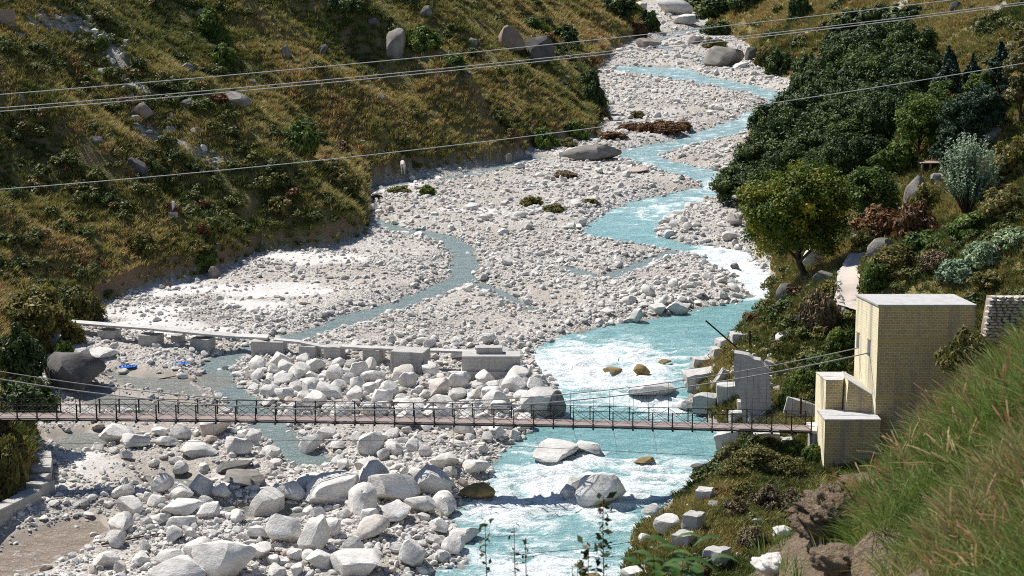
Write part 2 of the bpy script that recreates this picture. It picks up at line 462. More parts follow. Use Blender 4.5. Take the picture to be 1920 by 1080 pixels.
M['bluegreen'] = leaf_mat('blue_green_leaf', [(0, (0.02, 0.042, 0.026)), (0.6, (0.045, 0.085, 0.05)), (1, (0.09, 0.14, 0.085))], 0.2)
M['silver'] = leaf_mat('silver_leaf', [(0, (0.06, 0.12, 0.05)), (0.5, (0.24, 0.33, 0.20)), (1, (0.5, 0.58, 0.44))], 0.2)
M['cream'] = leaf_mat('cream_leaf', [(0, (0.05, 0.065, 0.02)), (0.5, (0.15, 0.14, 0.05)), (1, (0.52, 0.47, 0.28))], 0.25)
M['red'] = leaf_mat('russet_leaf', [(0, (0.08, 0.045, 0.02)), (0.6, (0.2, 0.10, 0.04)), (1, (0.34, 0.19, 0.07))], 0.2)
M['brown'] = leaf_mat('brown_twig', [(0, (0.075, 0.058, 0.032)), (0.6, (0.17, 0.125, 0.07)), (1, (0.30, 0.22, 0.13))], 0.1)
M['olive'] = leaf_mat('olive_leaf', [(0, (0.06, 0.07, 0.016)), (0.5, (0.16, 0.15, 0.04)), (1, (0.34, 0.27, 0.10))], 0.3)
M['weed'] = leaf_mat('weed_leaf', [(0, (0.02, 0.035, 0.012)), (0.6, (0.05, 0.08, 0.02)), (0.85, (0.10, 0.10, 0.03)), (1, (0.2, 0.07, 0.03))], 0.3)
M['bigleaf'] = leaf_mat('broad_leaf', [(0, (0.05, 0.11, 0.022)), (1, (0.11, 0.19, 0.045))], 0.35, rough=0.4)
M['nearg'] = leaf_mat('near_grass', [(0, (0.08, 0.15, 0.028)), (0.5, (0.19, 0.26, 0.06)), (0.72, (0.22, 0.235, 0.08)), (0.86, (0.36, 0.29, 0.15)), (1, (0.30, 0.15, 0.085))], 0.35, True)
M['bark'] = plain('bark', (0.085, 0.055, 0.04), 0.9, 0, 0.4, 5)
M['steel'] = plain('dark_painted_steel', (0.022, 0.02, 0.021), 0.55, 0.2, 0.3)
M['cable'] = plain('galvanised_cable', (0.30, 0.30, 0.31), 0.5, 0.6, 0.2)
M['dark_cable'] = plain('dark_wire', (0.05, 0.05, 0.055), 0.6, 0.3, 0.2)
M['wire'] = plain('aluminium_wire', (0.62, 0.61, 0.60), 0.5, 0.0, 0.1)
M['rust'] = plain('rusty_iron', (0.045, 0.022, 0.017), 0.85, 0.1, 0.4, 6)
M['deck'] = plain('red_oxide_deck', (0.27, 0.215, 0.195), 0.85, 0, 0.35, 2.5)
M['tarp'] = plain('blue_tarpaulin', (0.012, 0.17, 0.62), 0.4, 0, 0.25, 6)
M['teal'] = plain('teal_plastic', (0.02, 0.42, 0.34), 0.4, 0, 0.2, 6)
M['whitepaint'] = plain('white_paint', (0.75, 0.75, 0.76), 0.7, 0, 0.08)
M['coat_white'] = plain('pale_coat', (0.66, 0.62, 0.56), 0.9, 0, 0.12)
M['coat_black'] = plain('black_coat', (0.014, 0.013, 0.013), 0.8, 0, 0.2)
M['wood'] = plain('pale_timber', (0.42, 0.28, 0.13), 0.8, 0, 0.3, 8)
M['roofboard'] = plain('weathered_boards', (0.34, 0.25, 0.20), 0.85, 0, 0.35, 7)
M['opening_shade'] = plain('shadowed_opening', (0.16, 0.16, 0.17), 0.6, 0, 0.2)  # dark tone stands in for the shade inside a recess

def concrete_mat(name, c, lines=True):
    t = NT(name, 0.9); v = t.coord()
    f = t.noise(v, 1.3, 6, 0.7, 0.3); g = t.noise(v, 14, 4, 0.7)
    k = t.mix(f, tuple(x * 0.68 for x in c), tuple(min(1, x * 1.22) for x in c))
    k = t.mix(0.4, k, t.ramp(g, [(0.3, 0.6), (0.7, 1.0)]), 'MULTIPLY')
    streak = t.noise(t.mapping(v, (2.6, 2.6, 0.14)), 1.0, 4, 0.6)
    k = t.mix(t.ramp(streak, [(0.54, 0.0), (0.68, 0.5)]), k, tuple(x * 0.45 for x in c))
    h = g
    if lines:
        w = t.n('TexWave', wave_type='BANDS', bands_direction='Z'); t.l(v, w.inputs[0]); w.inputs['Scale'].default_value = 1.1; w.inputs['Distortion'].default_value = 0.4
        ln = t.ramp(w.outputs[1], [(0.0, 0.0), (0.06, 1.0)])
        h = t.math('ADD', g, ln)
        k = t.mix(t.math('MULTIPLY', t.math('SUBTRACT', 1.0, ln), 0.35), k, tuple(x * 0.5 for x in c))
    t.color(k); t.normal(t.bump(h, 0.35, 0.03))
    return t.m
M['concrete'] = concrete_mat('old_concrete', (0.47, 0.455, 0.43))
M['slab'] = concrete_mat('pale_concrete', (0.56, 0.54, 0.51), False)

def brick_mat(name, along, c1, c2, cm):
    t = NT(name, 0.85); v = t.coord('Object')
    sx = t.n('SeparateXYZ'); t.l(v, sx.inputs[0]); cx = t.n('CombineXYZ'); t.l(sx.outputs[along], cx.inputs[0]); t.l(sx.outputs[2], cx.inputs[1])
    b = t.n('TexBrick'); t.l(cx.outputs[0], b.inputs[0])
    b.offset = 0.5
    b.inputs['Scale'].default_value = 1.0; b.inputs['Brick Width'].default_value = 0.29; b.inputs['Row Height'].default_value = 0.152
    b.inputs['Mortar Size'].default_value = 0.017; b.inputs['Mortar Smooth'].default_value = 0.3; b.inputs['Bias'].default_value = -0.1
    b.inputs['Color1'].default_value = (*c1, 1); b.inputs['Color2'].default_value = (*c2, 1); b.inputs['Mortar'].default_value = (*cm, 1)
    c = b.outputs[0]
    st = t.noise(t.mapping(v, (1.5, 1.5, 0.12)), 1.0, 4, 0.6)
    c = t.mix(t.ramp(st, [(0.52, 0.0), (0.66, 0.7)]), c, (0.28, 0.25, 0.21))
    pt = t.noise(v, 2.2, 5, 0.7)
    c = t.mix(t.ramp(pt, [(0.56, 0.0), (0.72, 0.45)]), c, (0.25, 0.21, 0.16))
    t.color(c); t.normal(t.bump(b.outputs[1], 0.5, 0.02))
    return t.m
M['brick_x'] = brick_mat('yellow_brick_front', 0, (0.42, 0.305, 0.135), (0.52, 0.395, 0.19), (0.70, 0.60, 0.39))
M['brick_y'] = brick_mat('sunlit_side_brick', 1, (0.80, 0.69, 0.44), (0.85, 0.75, 0.50), (0.88, 0.81, 0.62))  # paler copy for side faces, sunlight put into the brick colour

# ------------------------------------------------------------------ ground, water
SLIPS = [(np.array([tuple(hit(*p))[:2] for p in L]), w) for L, w in (([(1632, 66), (1650, 48), (1668, 28), (1692, 8)], 2.2), ([(1452, 90), (1475, 76), (1500, 66)], 1.4), ([(1820, 62), (1845, 35), (1880, 8)], 1.1), ([(600, 448), (640, 440), (680, 452)], 1.6), ([(70, 45), (150, 45), (200, 80), (250, 165)], 1.3), ([(262, 245), (320, 255), (400, 300)], 1.0), ([(1040, 78), (1080, 130), (1100, 160)], 1.5))]
def slip_mask(X, Y, bare=True):
    m = np.zeros(X.shape)
    wob = (fbm(X * 0.5, Y * 0.5, 3, 131) - 0.5) * 3.2
    for P, w in (SLIPS if bare else [SLIPS[q] for q in (0, 1, 2, 4, 5)]): m = np.maximum(m, sstep(w - seg_dist(X, Y, P) + wob, 0.0, 0.9))
    return m
def build_terrain():
    rows = [58.0]
    while rows[-1] < 180: rows.append(rows[-1] * 1.0038)
    while rows[-1] < 900: rows.append(rows[-1] * 1.0062)
    Y = np.array(rows)
    u = np.linspace(-1, 1, 640)
    s = np.sign(u) * (0.62 * np.abs(u) + 0.38 * np.abs(u) ** 4)        # finer in the view
    W = 0.46 * Y + 12
    XX = s[None, :] * W[:, None]; YY = np.repeat(Y[:, None], len(u), 1)
    z, dw, dp, dl, dr = ground(XX, YY, True)
    n, m = XX.shape
    V = np.stack([XX, YY, z], -1).reshape(-1, 3)
    i = np.arange(n * m).reshape(n, m)
    F = np.stack([i[:-1, :-1], i[:-1, 1:], i[1:, 1:], i[1:, :-1]], -1).reshape(-1, 4)
    me = np_mesh('ground', V, F, True)
    hillL = sstep(dl, -0.2, 0.6); hillR = sstep(dr, -0.2, 1.0)
    hill = np.maximum(hillL, hillR)
    slip = slip_mask(XX, YY, False) * hill; hill = hill * (1 - 0.8 * slip)
    wet = np.maximum(sstep(-dw, -0.55, 0.05), sstep(-dp, -1.3, 0.0))
    damp_shade = 0.42 * sstep(fbm(XX * 0.13, YY * 0.13, 4, 119), 0.46, 0.62) * sstep(YY, 150, 112)  # brown wet sand patches that also paint in shade between boulders
    wet = np.maximum(wet, damp_shade) * (1 - hill)
    sand = sand_mask(XX, YY) * (1 - hill)
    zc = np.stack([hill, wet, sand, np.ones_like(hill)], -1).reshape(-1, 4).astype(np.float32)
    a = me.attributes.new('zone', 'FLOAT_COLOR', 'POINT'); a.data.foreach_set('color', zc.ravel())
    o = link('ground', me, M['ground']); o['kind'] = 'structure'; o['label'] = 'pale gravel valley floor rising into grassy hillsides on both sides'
    return o
SANDS = [bedpts(p) for p in (
    [(500, 490), (600, 482), (700, 490), (690, 500), (560, 506)], [(280, 540), (340, 535), (450, 545), (620, 535), (610, 562), (450, 562), (330, 560), (280, 562)],
    [(410, 565), (470, 568), (540, 580), (480, 592), (420, 580)], [(190, 590), (270, 585), (330, 575), (400, 590), (300, 605), (180, 605)],
    [(150, 605), (330, 610), (500, 630), (500, 640), (300, 640), (150, 620)], [(60, 640), (110, 625), (150, 640), (130, 690), (80, 680)],
    [(150, 680), (220, 670), (230, 720), (190, 740)], [(380, 900), (470, 890), (500, 925), (390, 930)], [(640, 345), (760, 345), (800, 352), (720, 362)],
    [(1120, 135), (1160, 130), (1200, 137), (1170, 142)], [(100, 850), (200, 860), (240, 930), (140, 920)], [(820, 402), (900, 398), (980, 405), (900, 412)])]
def sand_mask(X, Y):
    w = (fbm(X * 0.4, Y * 0.4, 3, 23) - 0.5) * 3.0
    d = np.full(X.shape, 1e9)
    for P in SANDS: d = np.minimum(d, sdist(X, Y, P) + w)
    return sstep(-d, -0.5, 0.6) * 0.66
build_terrain()

FOAM = [(1120, 690, 150, 52, 0.95), (1230, 660, 120, 25, 0.5), (1130, 750, 110, 22, 0.6), (1060, 920, 160, 52, 0.95), (1230, 895, 110, 38, 0.8), (960, 960, 100, 40, 0.8), (1000, 1060, 200, 40, 0.75), (1150, 985, 80, 20, 0.6),
        (1380, 500, 70, 45, 1.0), (1420, 535, 40, 25, 1.0), (1340, 470, 60, 16, 0.8), (1230, 395, 90, 26, 0.6), (1330, 375, 45, 14, 0.6), (1300, 300, 70, 22, 0.55), (1340, 350, 30, 16, 0.7),
        (1400, 225, 60, 28, 0.55), (1250, 135, 120, 14, 0.4), (1290, 85, 90, 40, 0.6), (1000, 840, 60, 22, 0.45), (1150, 870, 120, 18, 0.6), (640, 600, 30, 12, 0.4), (845, 495, 30, 14, 0.5), (450, 655, 20, 8, 0.9), (500, 800, 35, 22, 0.6)]
def build_water():
    rows = [85.0]
    while rows[-1] < 150: rows.append(rows[-1] * 1.0017)
    while rows[-1] < 620: rows.append(rows[-1] * 1.0042)
    Y = np.array(rows); n = len(Y)
    m = 420
    s = np.linspace(-0.30, 0.19, m)
    XX = s[None, :] * (Y[:, None] + 8); YY = np.repeat(Y[:, None], m, 1)
    dw = water_d(XX, YY); dp = pond_d(XX, YY)
    keep = np.minimum(dw, dp) < 0.9
    z = zb(YY) - 0.15
    px, py, _ = project(np.stack([XX, YY, z], -1))
    foam = 0.22 + 0.30 * sstep(98 - YY, -14, 4) + 0.2 * sstep(YY, 160, 220)
    for cx, cy, rx, ry, k in FOAM:
        foam = np.maximum(foam, k * np.exp(-(((px - cx) / (rx * 1.45)) ** 2 + ((py - cy) / (ry * 1.35)) ** 2)))
    for cx, cy, w in ((900, 938, 82), (1123, 948, 106), (1064, 936, 34), (1045, 866, 104), (1100, 852, 58), (1212, 868, 46), (1203, 702, 36), (1147, 700, 42), (1228, 748, 98), (1312, 880, 34), (1380, 503, 20), (1225, 972, 46), (1255, 1003, 56)):
        foam = np.maximum(foam, 0.95 * np.exp(-(((px - cx - 0.1 * w) / (w * 0.75)) ** 2 + ((py - cy - 0.12 * w) / (w * 0.30)) ** 2)))
    river = sdist(XX, YY, RIVER)
    sh = sstep(river, -0.4, 0.8)
    foam = np.where(sh > 0.5, np.minimum(foam, 0.55) * 0.9 - 0.02, foam)
    amp = np.clip(foam - 0.2, 0, 1) * (1 - sh)
    wx = XX + 2.2 * (fbm(XX * 0.3, YY * 0.3, 3, 75) - 0.5); wy = YY + 2.2 * (fbm(XX * 0.3 + 9, YY * 0.3, 3, 76) - 0.5)
    ridge = 1 - np.abs(2 * fbm(wx * 0.34, wy * 0.95, 3, 71) - 1) * 2.2; ridge2 = 1 - np.abs(2 * fbm(wx * 0.9, wy * 1.9, 3, 72) - 1) * 2.2
    crest = 0.65 * ridge + 0.35 * ridge2
    foam = np.clip(foam + np.where(sh > 0.5, 0, 1) * (0.14 + 0.62 * np.clip(foam - 0.25, 0, 1)) * (crest - 0.38), 0, 1.2)
    z = z + amp * (0.62 * (crest - 0.4)) + (1 - sh) * 0.10 * (fbm(XX * 0.8, YY * 1.6, 3, 73) - 0.5)
    sh = np.maximum(sh, 0.45 * sstep(YY, 175, 250))
    mud = sstep(-sdist(XX, YY, MUD), -1.0, 0.2)
    pd = np.zeros_like(mud)
    mud = np.maximum(mud, 0.45 * sstep(-dp, -0.5, 0.2) * (river > 1))
    i = np.arange(n * m).reshape(n, m)
    k4 = keep[:-1, :-1] | keep[:-1, 1:] | keep[1:, 1:] | keep[1:, :-1]
    F = np.stack([i[:-1, :-1], i[:-1, 1:], i[1:, 1:], i[1:, :-1]], -1)[k4]
    used = np.unique(F); remap = np.full(n * m, -1); remap[used] = np.arange(len(used))
    V = np.stack([XX, YY, z], -1).reshape(-1, 3)[used]
    me = np_mesh('river', V, remap[F], True)
    for nm, arr in (('foam', foam), ('shallow', sh), ('mud', mud)):
        a = me.attributes.new(nm, 'FLOAT', 'POINT'); a.data.foreach_set('value', arr.reshape(-1)[used].astype(np.float32))
    o = link('river', me, M['water']); o['kind'] = 'structure'; o['label'] = 'turquoise glacial river with white rapids and its shallow side streams'
build_water()

# ------------------------------------------------------------------ rocks
def rock_mesh(name, seed, sub=3, cuts=9, flat=1.0, rough=0.09, sharp=27, taper=0.0):
    r = np.random.default_rng(seed)
    bm = bmesh.new(); bmesh.ops.create_icosphere(bm, subdivisions=sub, radius=1.0)
    V = np.array([v.co[:] for v in bm.verts]); 
    for _ in range(cuts):                          # flat broken faces
        nrm = r.normal(size=3); nrm /= np.linalg.norm(nrm)
        d = r.uniform(0.48, 0.82)
        over = np.maximum(V @ nrm - d, 0)
        V = V - over[:, None] * nrm * 0.92
    f1 = fbm(V[:, 0] * 1.6 + V[:, 2] * 0.9 + seed, V[:, 1] * 1.6 - V[:, 2] * 1.1, 4, seed)
    f2 = fbm(V[:, 0] * 5 + V[:, 2] * 3.3, V[:, 1] * 5 - V[:, 2] * 2.7 + seed, 3, seed + 9)
    V = V * (1 + rough * 3.2 * (f1 - 0.5) + rough * 0.9 * (f2 - 0.5))[:, None]
    V = V / np.abs(V).max(0)
    if taper: V[:, :2] *= (1 - taper * np.clip(V[:, 2] * 0.5 + 0.5, 0, 1))[:, None]; V[:, 0] += 0.15 * V[:, 2]; V = V / np.abs(V).max(0)
    V[:, 2] *= flat
    F = [[v.index for v in f.verts] for f in bm.faces]
    bm.free()
    me = np_mesh(name, V, np.array(F), True)
    me.set_sharp_from_angle(angle=math.radians(27))
    return me
ROCKS = [rock_mesh('boulder', 100 + i, 3, 10 + i % 7, 1.0, 0.07) for i in range(14)] + [rock_mesh('boulder', 150, 3, 12, 1.0, 0.06, taper=0.72)]
occupied = []       # (x, y, r) of placed big things, to keep the scatter off them
def boulder(px, py, w, h, label, mat='boulder', tone=0.5, rz=None, depth=0.8, var=None, group=None, sink=0.12, name='boulder', P=None, cat='boulder'):
    """ px,py: bottom centre in the photo; w,h: size in photo pixels """
    P = hit(px, py) if P is None else P
    if P.z < zb(P.y) - 0.1: P = Vector((*bedpt(px, py), 0)); P.z = zb(P.y) - 0.12
    s = scale_at(P)
    W = w / s; dep = math.atan2(CAMZ - P.z, P.y)
    D = W * depth
    Hh = max((h / s - D * 0.55 * math.sin(dep)) / math.cos(dep), W * 0.25)
    o = bpy.data.objects.new(name, ROCKS[(random.randrange(14) if var is None else var)].copy() if False else ROCKS[random.randrange(14) if var is None else var])
    COL.objects.link(o)
    if not o.data.materials: o.data.materials.append(M['boulder'])
    o.material_slots[0].link = 'OBJECT'; o.material_slots[0].material = M[mat]
    o.color = (tone, tone, tone, 1)
    hz = Hh * (1 + sink) / 2
    o.scale = (W / 2, D / 2, hz)
    c = Vector((P.x, P.y + D * 0.45, 0))
    gz = P.z
    o.location = (c.x, c.y, gz + hz - Hh * sink * 1.2)
    o.rotation_euler = (random.uniform(-0.12, 0.12), random.uniform(-0.12, 0.12), (random.choice([0, math.pi]) + random.uniform(-0.3, 0.3)) if rz is None else rz)
    tag(o, label, cat, group)
    occupied.append((c.x, c.y, max(W, D) / 2))
    return o
for me in ROCKS: me.materials.append(M['boulder'])
B = boulder
B(408, 1092, 138, 98, 'biggest pale boulder at the bottom edge with a rusty brown streak', var=1)
B(330, 1100, 125, 62, 'pale boulder cut by the bottom edge left of the rust-streaked one', var=2)
B(535, 1026, 80, 64, 'rounded white boulder behind and right of the rust-streaked boulder', var=3)
B(590, 1040, 72, 78, 'tall pale boulder with orange stain at its foot near the bottom', var=5)
B(672, 1085, 118, 66, 'broad pale boulder at the bottom edge nearest the river', var=4)
B(738, 947, 116, 66, 'big round grey boulder right of the white one below the bridge', tone=0.36, var=6)
B(622, 952, 108, 72, 'large white boulder beside the round grey one below the bridge', var=7)
B(790, 966, 70, 42, 'grey slab boulder in front of the round grey one', tone=0.32, var=8)
B(900, 938, 82, 40, 'wet ochre-sided boulder washed by the rapids at the left bank', 'ochre_rock', var=9)
B(1123, 950, 112, 84, 'big triangular granite boulder standing in midstream rapids', tone=0.45, var=14, depth=0.8, rz=0.1)
B(1064, 936, 34, 32, 'small grey boulder left of the triangular midstream boulder', tone=0.36)
B(1080, 916, 46, 30, 'grey boulder tucked behind the triangular midstream boulder', tone=0.36)
B(1045, 866, 104, 46, 'broad flat-topped boulder in the river just below the bridge', tone=0.42, var=11, depth=1.1)
B(1100, 852, 58, 34, 'pale boulder behind the flat-topped one under the bridge', tone=0.45)
B(1212, 868, 46, 17, 'low dark wet rock in the river right of the flat boulder', 'ochre_rock', tone=0.3)
B(1312, 880, 34, 16, 'dark square rock in the water by the right bank', 'dark_rock')
B(1203, 702, 36, 24, 'golden wet rock standing in the white rapids', 'ochre_rock', tone=0.6)
B(1147, 700, 42, 18, 'low brown wet rock left of the golden one in the rapids', 'ochre_rock', tone=0.4)
B(1248, 680, 26, 10, 'small brown rock breaking the water upstream of the rapids', 'ochre_rock', tone=0.3)
B(213, 832, 74, 42, 'large white boulder, the farther of the pair below the bridge at left', var=12)
B(245, 845, 64, 38, 'rounded grey-white boulder, the nearer of the pair below the bridge at left', tone=0.42, var=13)
B(183, 808, 24, 16, 'small orange-brown boulder left of the white pair', tone=0.95)
B(300, 820, 38, 22, 'white boulder right of the pair under the bridge', var=1)
B(308, 842, 50, 26, 'grey-white boulder below the small white one under the bridge', tone=0.4, var=2)
B(365, 860, 80, 34, 'long flat grey-white boulder below the bridge', tone=0.42, var=5)
B(236, 862, 26, 20, 'small round boulder in front of the white pair', tone=0.38)
B(393, 832, 28, 18, 'small russet boulder below the bridge railing', tone=0.97)
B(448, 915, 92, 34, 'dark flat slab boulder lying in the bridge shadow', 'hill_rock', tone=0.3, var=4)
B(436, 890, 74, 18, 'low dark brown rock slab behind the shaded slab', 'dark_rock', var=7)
B(332, 972, 88, 38, 'pale boulder beside the grass tuft in front of the shadow line', var=8)
B(274, 945, 30, 24, 'small angular white boulder on the shadow line', var=9)
B(888, 892, 62, 34, 'white angular boulder at the river edge below the bridge', var=10)
B(868, 1016, 66, 34, 'pale boulder at the water edge in front of the bridge shadow', tone=0.45, var=11)
B(578, 848, 52, 40, 'pale boulder by the side stream below the bridge', var=3)
B(1012, 782, 92, 62, 'huge grey boulder at the river edge just above the bridge', tone=0.38, var=6)
B(1045, 780, 40, 55, 'dark upright boulder against the huge grey one by the water', 'hill_rock', tone=0.35, var=2)
B(1228, 748, 98, 40, 'broad flat pale boulder on the right bank above the bridge', tone=0.44, var=12, depth=1.0)
B(1285, 770, 40, 25, 'pale boulder behind the railing at the right water edge', tone=0.42)
B(1270, 588, 44, 30, 'brilliant white boulder on the tip of the gravel bar', var=0)
B(1235, 590, 40, 26, 'white boulder left of the brilliant one on the bar', var=4)
B(1195, 602, 30, 30, 'upright white boulder where the trickle spills off the bar', var=5)
B(1110, 302, 114, 20, 'long flat dark grey rock on the upper gravel', 'hill_rock', tone=0.45, var=11, depth=0.5)
B(1200, 326, 50, 10, 'low tan rock on the gravel right of the long flat rock', tone=0.95)
B(1362, 126, 84, 44, 'huge grey boulder beside the upper river', 'hill_rock', tone=0.5, var=10, depth=0.9)
B(1408, 114, 28, 28, 'dark split boulder leaning on the huge upstream boulder', 'dark_rock', var=3)
B(1390, 128, 30, 12, 'small white boulder at the foot of the huge upstream boulder')
B(1265, 28, 74, 34, 'pale massive boulder with a shadowed face at the top of the river', tone=0.42, var=7)
B(1288, 48, 58, 24, 'tilted pale slab boulder below the massive one upstream', tone=0.42, var=8)
B(1203, 22, 30, 22, 'reddish boulder at the far left of the upper river', tone=0.92, var=1)
B(1222, 90, 58, 22, 'flat boulder with dry grass on its top beside the upper river', 'hill_rock', tone=0.45, var=4)
B(1306, 83, 34, 18, 'grey boulder in the middle of the upper river', 'hill_rock', tone=0.5)
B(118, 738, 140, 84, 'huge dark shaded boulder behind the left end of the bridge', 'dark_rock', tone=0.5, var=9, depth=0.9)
B(148, 676, 36, 26, 'white boulder right of the huge dark one', var=3)
B(188, 678, 66, 28, 'long pale boulder by the white one near the blue tarpaulin', var=11)
B(1255, 1003, 56, 46, 'big grey boulder on the right bank below the concrete cubes', tone=0.36, var=13)
B(1226, 972, 46, 30, 'pale boulder at the right water edge below the bushes', tone=0.42, var=2)
B(1208, 1025, 34, 26, 'small grey boulder at the right bank near the bottom', tone=0.36)
B(1195, 1085, 60, 28, 'pale boulder behind the leafy foreground plant', tone=0.45, var=4)
B(1115, 1092, 50, 24, 'wet brown boulder in the water at the bottom edge', 'ochre_rock', tone=0.4)
B(1380, 425, 36, 26, 'tan boulder on the right gravel bank left of the round tree', tone=0.93)
B(1368, 452, 34, 20, 'pinkish boulder below the tan one on the right gravel bank', tone=0.92)
B(1378, 503, 18, 14, 'small dark rock in the white water by the round tree', 'hill_rock')
# rocks on the left hillside
for a in ((265, 226, 50, 36, 'big hillside boulder with an ochre lower face below the wires', 'hill_rock', 0.93), (435, 200, 64, 30, 'long dark boulder on the left hillside under the double wire', 'hill_rock', 0.4),
          (740, 112, 48, 66, 'tall dark crag standing out of the left hillside', 'hill_rock', 0.4), (536, 112, 24, 30, 'upright grey rock high on the left hillside', 'hill_rock', 0.5),
          (252, 332, 52, 44, 'dark brownish boulder low on the left hillside', 'dark_rock', 0.5), (354, 207, 32, 24, 'grey boulder between the ochre one and the long dark one', 'hill_rock', 0.4),
          (800, 36, 26, 28, 'grey rock at the top of the left hillside above the crag', 'hill_rock', 0.5), (605, 106, 16, 26, 'small dark rock pair right of the upright grey rock', 'dark_rock', 0.5),
          (470, 160, 30, 16, 'dark boulder just above the double wire', 'dark_rock', 0.5), (38, 196, 18, 20, 'pale grey rock at far left on the single wire', 'hill_rock', 0.6),
          (183, 268, 26, 14, 'flat grey rock low at the left of the hillside', 'hill_rock', 0.5), (350, 138, 28, 22, 'grey boulder in the middle of the left hillside', 'hill_rock', 0.4),
          (370, 132, 16, 12, 'small grey stone right of the middle hillside boulder', 'hill_rock', 0.5), (407, 136, 14, 14, 'small pale stone beside the middle hillside boulder', 'hill_rock', 0.6),
          (412, 110, 15, 13, 'round grey stone above the single wire', 'hill_rock', 0.5), (421, 220, 20, 12, 'pale rock under the long dark boulder', 'hill_rock', 0.6),
          (382, 285, 14, 16, 'white upright stone in the hillside gully', 'boulder', 0.5), (320, 222, 10, 14, 'tan stone right of the ochre-faced boulder', 'boulder', 0.95),
          (165, 40, 20, 14, 'pale stone at the top left scree', 'boulder', 0.4), (105, 38, 14, 12, 'small white stone in the top left scree', 'boulder', 0.45), (175, 64, 18, 12, 'white stone below the top left scree', 'boulder', 0.45), (60, 50, 12, 8, 'tiny white stone at the far left scree', 'boulder', 0.5),
          (33, 72, 30, 14, 'flat grey slab rock at the far left of the hillside', 'hill_rock', 0.5), (190, 140, 18, 14, 'pale boulder low in the scree trail', 'boulder', 0.4), (210, 142, 18, 14, 'pale boulder ending the scree trail', 'boulder', 0.4), (228, 108, 14, 10, 'white stone in the scree trail', 'boulder', 0.45),
          (952, 100, 62, 56, 'pale flat-faced rock outcrop on the hillside above the river', 'hill_rock', 0.95), (1005, 122, 70, 60, 'dark fractured rock outcrop beside the pale one', 'dark_rock', 0.5),
          (715, 190, 18, 16, 'small grey rock on the slope below the crag', 'hill_rock', 0.5), (875, 148, 20, 14, 'dark rock on the slope below the wires', 'dark_rock', 0.5), (700, 50, 24, 18, 'dark rock left of the crag', 'dark_rock', 0.5),
          (885, 85, 24, 16, 'grey rock on the slope left of the outcrop', 'hill_rock', 0.5), (952, 305, 16, 22, 'grey boulder at the foot of the hill beside the stream', 'hill_rock', 0.5), (923, 222, 9, 6, 'small white stone on the golden slope', 'boulder', 0.5),
          (400, 522, 24, 26, 'grey boulder at the foot of the hill by the sand', 'hill_rock', 0.6), (312, 540, 20, 16, 'reddish dark boulder at the sand edge', 'dark_rock', 0.95)):
    B(*a[:5], mat=a[5], tone=a[6], depth=0.7, sink=0.3)
# right side
for a in ((1655, 490, 58, 48, 'grey overhanging boulder on the right slope above the path', 'hill_rock', 0.6), (1722, 392, 56, 72, 'tall pale grey rock under the small shelter', 'hill_rock', 0.62), (1758, 350, 34, 34, 'pale rock behind the silver shrub by the shelter', 'hill_rock', 0.6),
          (1862, 268, 42, 34, 'round pale boulder above the silver shrub', 'hill_rock', 0.62), (1815, 256, 32, 15, 'flat grey rock left of the round boulder above the shrub', 'hill_rock', 0.5), (1548, 532, 48, 30, 'grey sloping boulder between the round tree and the path', 'hill_rock', 0.6),
          (1525, 505, 46, 50, 'big pale boulder behind the trunk of the round tree', 'boulder', 0.4), (1475, 570, 40, 44, 'leaning grey slab on the bank below the round tree', 'hill_rock', 0.55), (1795, 24, 28, 26, 'dark crag at the top of the right slope', 'dark_rock', 0.6),
          (1500, 163, 20, 14, 'white boulder at the edge of the dark thicket by the river', 'boulder', 0.5), (1580, 132, 12, 12, 'small pale rock inside the dark thicket', 'hill_rock', 0.6), (1505, 610, 36, 22, 'grey rock in the bank below the dark bush', 'hill_rock', 0.6),
          (1470, 640, 30, 20, 'pale rock in the grassy bank above the broken wall', 'boulder', 0.4), (1440, 690, 28, 20, 'pale rock right of the broken wall', 'boulder', 0.42), (1418, 986, 26, 18, 'pale stone in the scrub below the yellow block', 'boulder', 0.45), (1340, 955, 26, 18, 'grey stone above the concrete cube', 'boulder', 0.35)):
    B(*a[:5], mat=a[5], tone=a[6], depth=0.7, sink=0.25)

